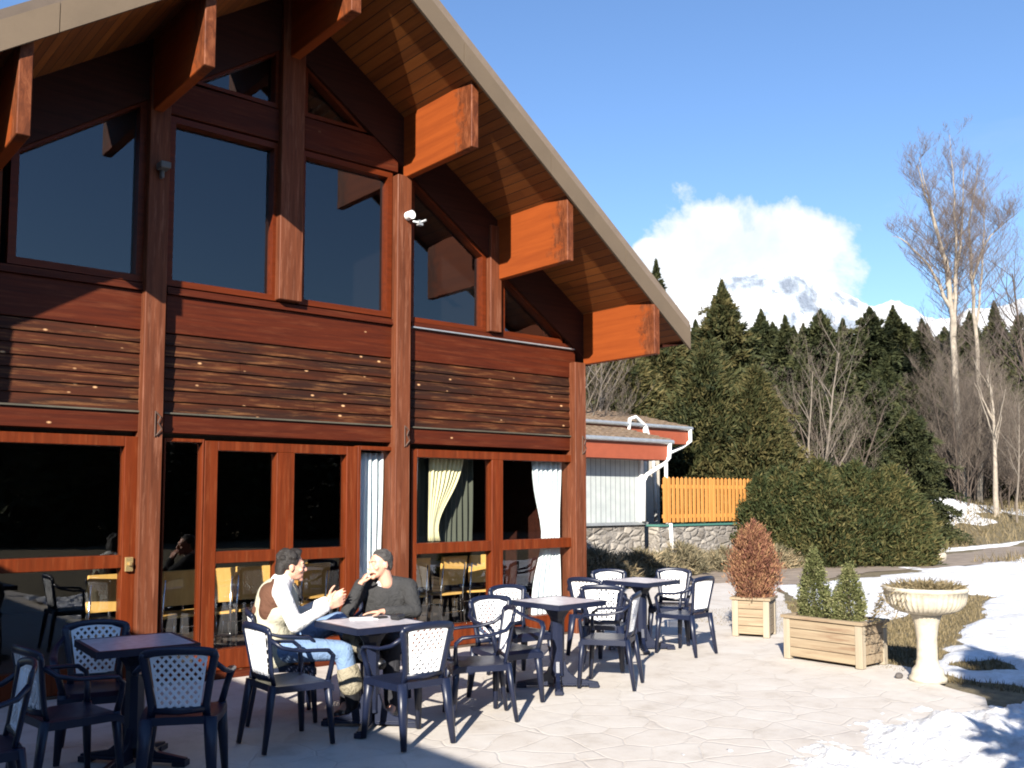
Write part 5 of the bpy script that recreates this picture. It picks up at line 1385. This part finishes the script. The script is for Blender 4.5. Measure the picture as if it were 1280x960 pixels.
def lobe(px, py, rx, ry):
    a = math_(nt, 'DIVIDE', math_(nt, 'SUBTRACT', u_, (px-640)/1177), rx/1177); b_ = math_(nt, 'DIVIDE', math_(nt, 'SUBTRACT', v_, (622-py)/1177), ry/1177)
    return math_(nt, 'SUBTRACT', 1.0, math_(nt, 'SQRT', math_(nt, 'ADD', math_(nt, 'MULTIPLY', a, a), math_(nt, 'MULTIPLY', b_, b_))))
dens = None
for a in ((935, 355, 135, 112), (895, 300, 75, 52), (985, 300, 88, 58), (868, 362, 84, 66), (818, 308, 24, 16), (1030, 305, 34, 24)):
    q = lobe(*a); dens = q if dens is None else math_(nt, 'MAXIMUM', dens, q)
dd = math_(nt, 'ADD', dens, math_(nt, 'MULTIPLY', math_(nt, 'SUBTRACT', nz.outputs['Fac'], .48), 2.0))
cm = ramp(nt, dd, [(.0, (0,0,0)), (.14, (.6,.6,.6)), (.30, (1,1,1))])
# faint high wisps elsewhere
nz2 = N(nt, 'ShaderNodeTexNoise', Scale=2.2, Detail=8.0, Roughness=.6, Distortion=.6); mp = N(nt, 'ShaderNodeMapping'); mp.inputs['Scale'].default_value = (1, 1, 3); L(nt, tc.outputs['Generated'], mp.inputs[0]); L(nt, mp.outputs[0], nz2.inputs['Vector'])
wm = ramp(nt, nz2.outputs['Fac'], [(.55, (0,0,0)), (.85, (.16,.16,.16))])
cm2 = math_(nt, 'MAXIMUM', cm, wm)
cmf = math_(nt, 'MULTIPLY', cm2, math_(nt, 'GREATER_THAN', fw, .05))
skycol = mixc(nt, cmf, skyt, ramp(nt, nz.outputs['Fac'], [(.36, (5.6, 6.2, 7.1)), (.55, (6.8, 7.1, 7.5))]))
L(nt, skycol, bg.inputs['Color'])
sun = bpy.data.lights.new('sun', 'SUN'); sun.energy = 5.0; sun.angle = math.radians(.5); sun.color = (1, .93, .82)
so = link(bpy.data.objects.new('sun', sun))
d = V((math.cos(SUN_AZ)*math.cos(SUN_EL), math.sin(SUN_AZ)*math.cos(SUN_EL), -math.sin(SUN_EL)))
so.rotation_euler = d.to_track_quat('-Z', 'Y').to_euler()
cam = bpy.data.cameras.new('camera'); co = link(bpy.data.objects.new('camera', cam))
cam.sensor_width = 36; cam.lens = 1177/1280*36; cam.shift_y = 56/1280; cam.clip_end = 30000; cam.clip_start = .05
co.location = (0, 0, 1.585); co.rotation_euler = (math.radians(90)+math.atan(86/1177), 0, math.radians(50.05-90))
S.camera = co
S.view_settings.view_transform = 'Standard'; S.view_settings.look = 'None'; S.view_settings.exposure = 1.3; S.view_settings.gamma = 1
S.render.resolution_x = 1024; S.render.resolution_y = 768
S.render.engine = 'CYCLES'
S.cycles.max_bounces = 8; S.cycles.diffuse_bounces = 4; S.cycles.glossy_bounces = 4; S.cycles.transparent_max_bounces = 12; S.cycles.transmission_bounces = 4
S.cycles.caustics_reflective = False
S.cycles.filter_width = 1.9
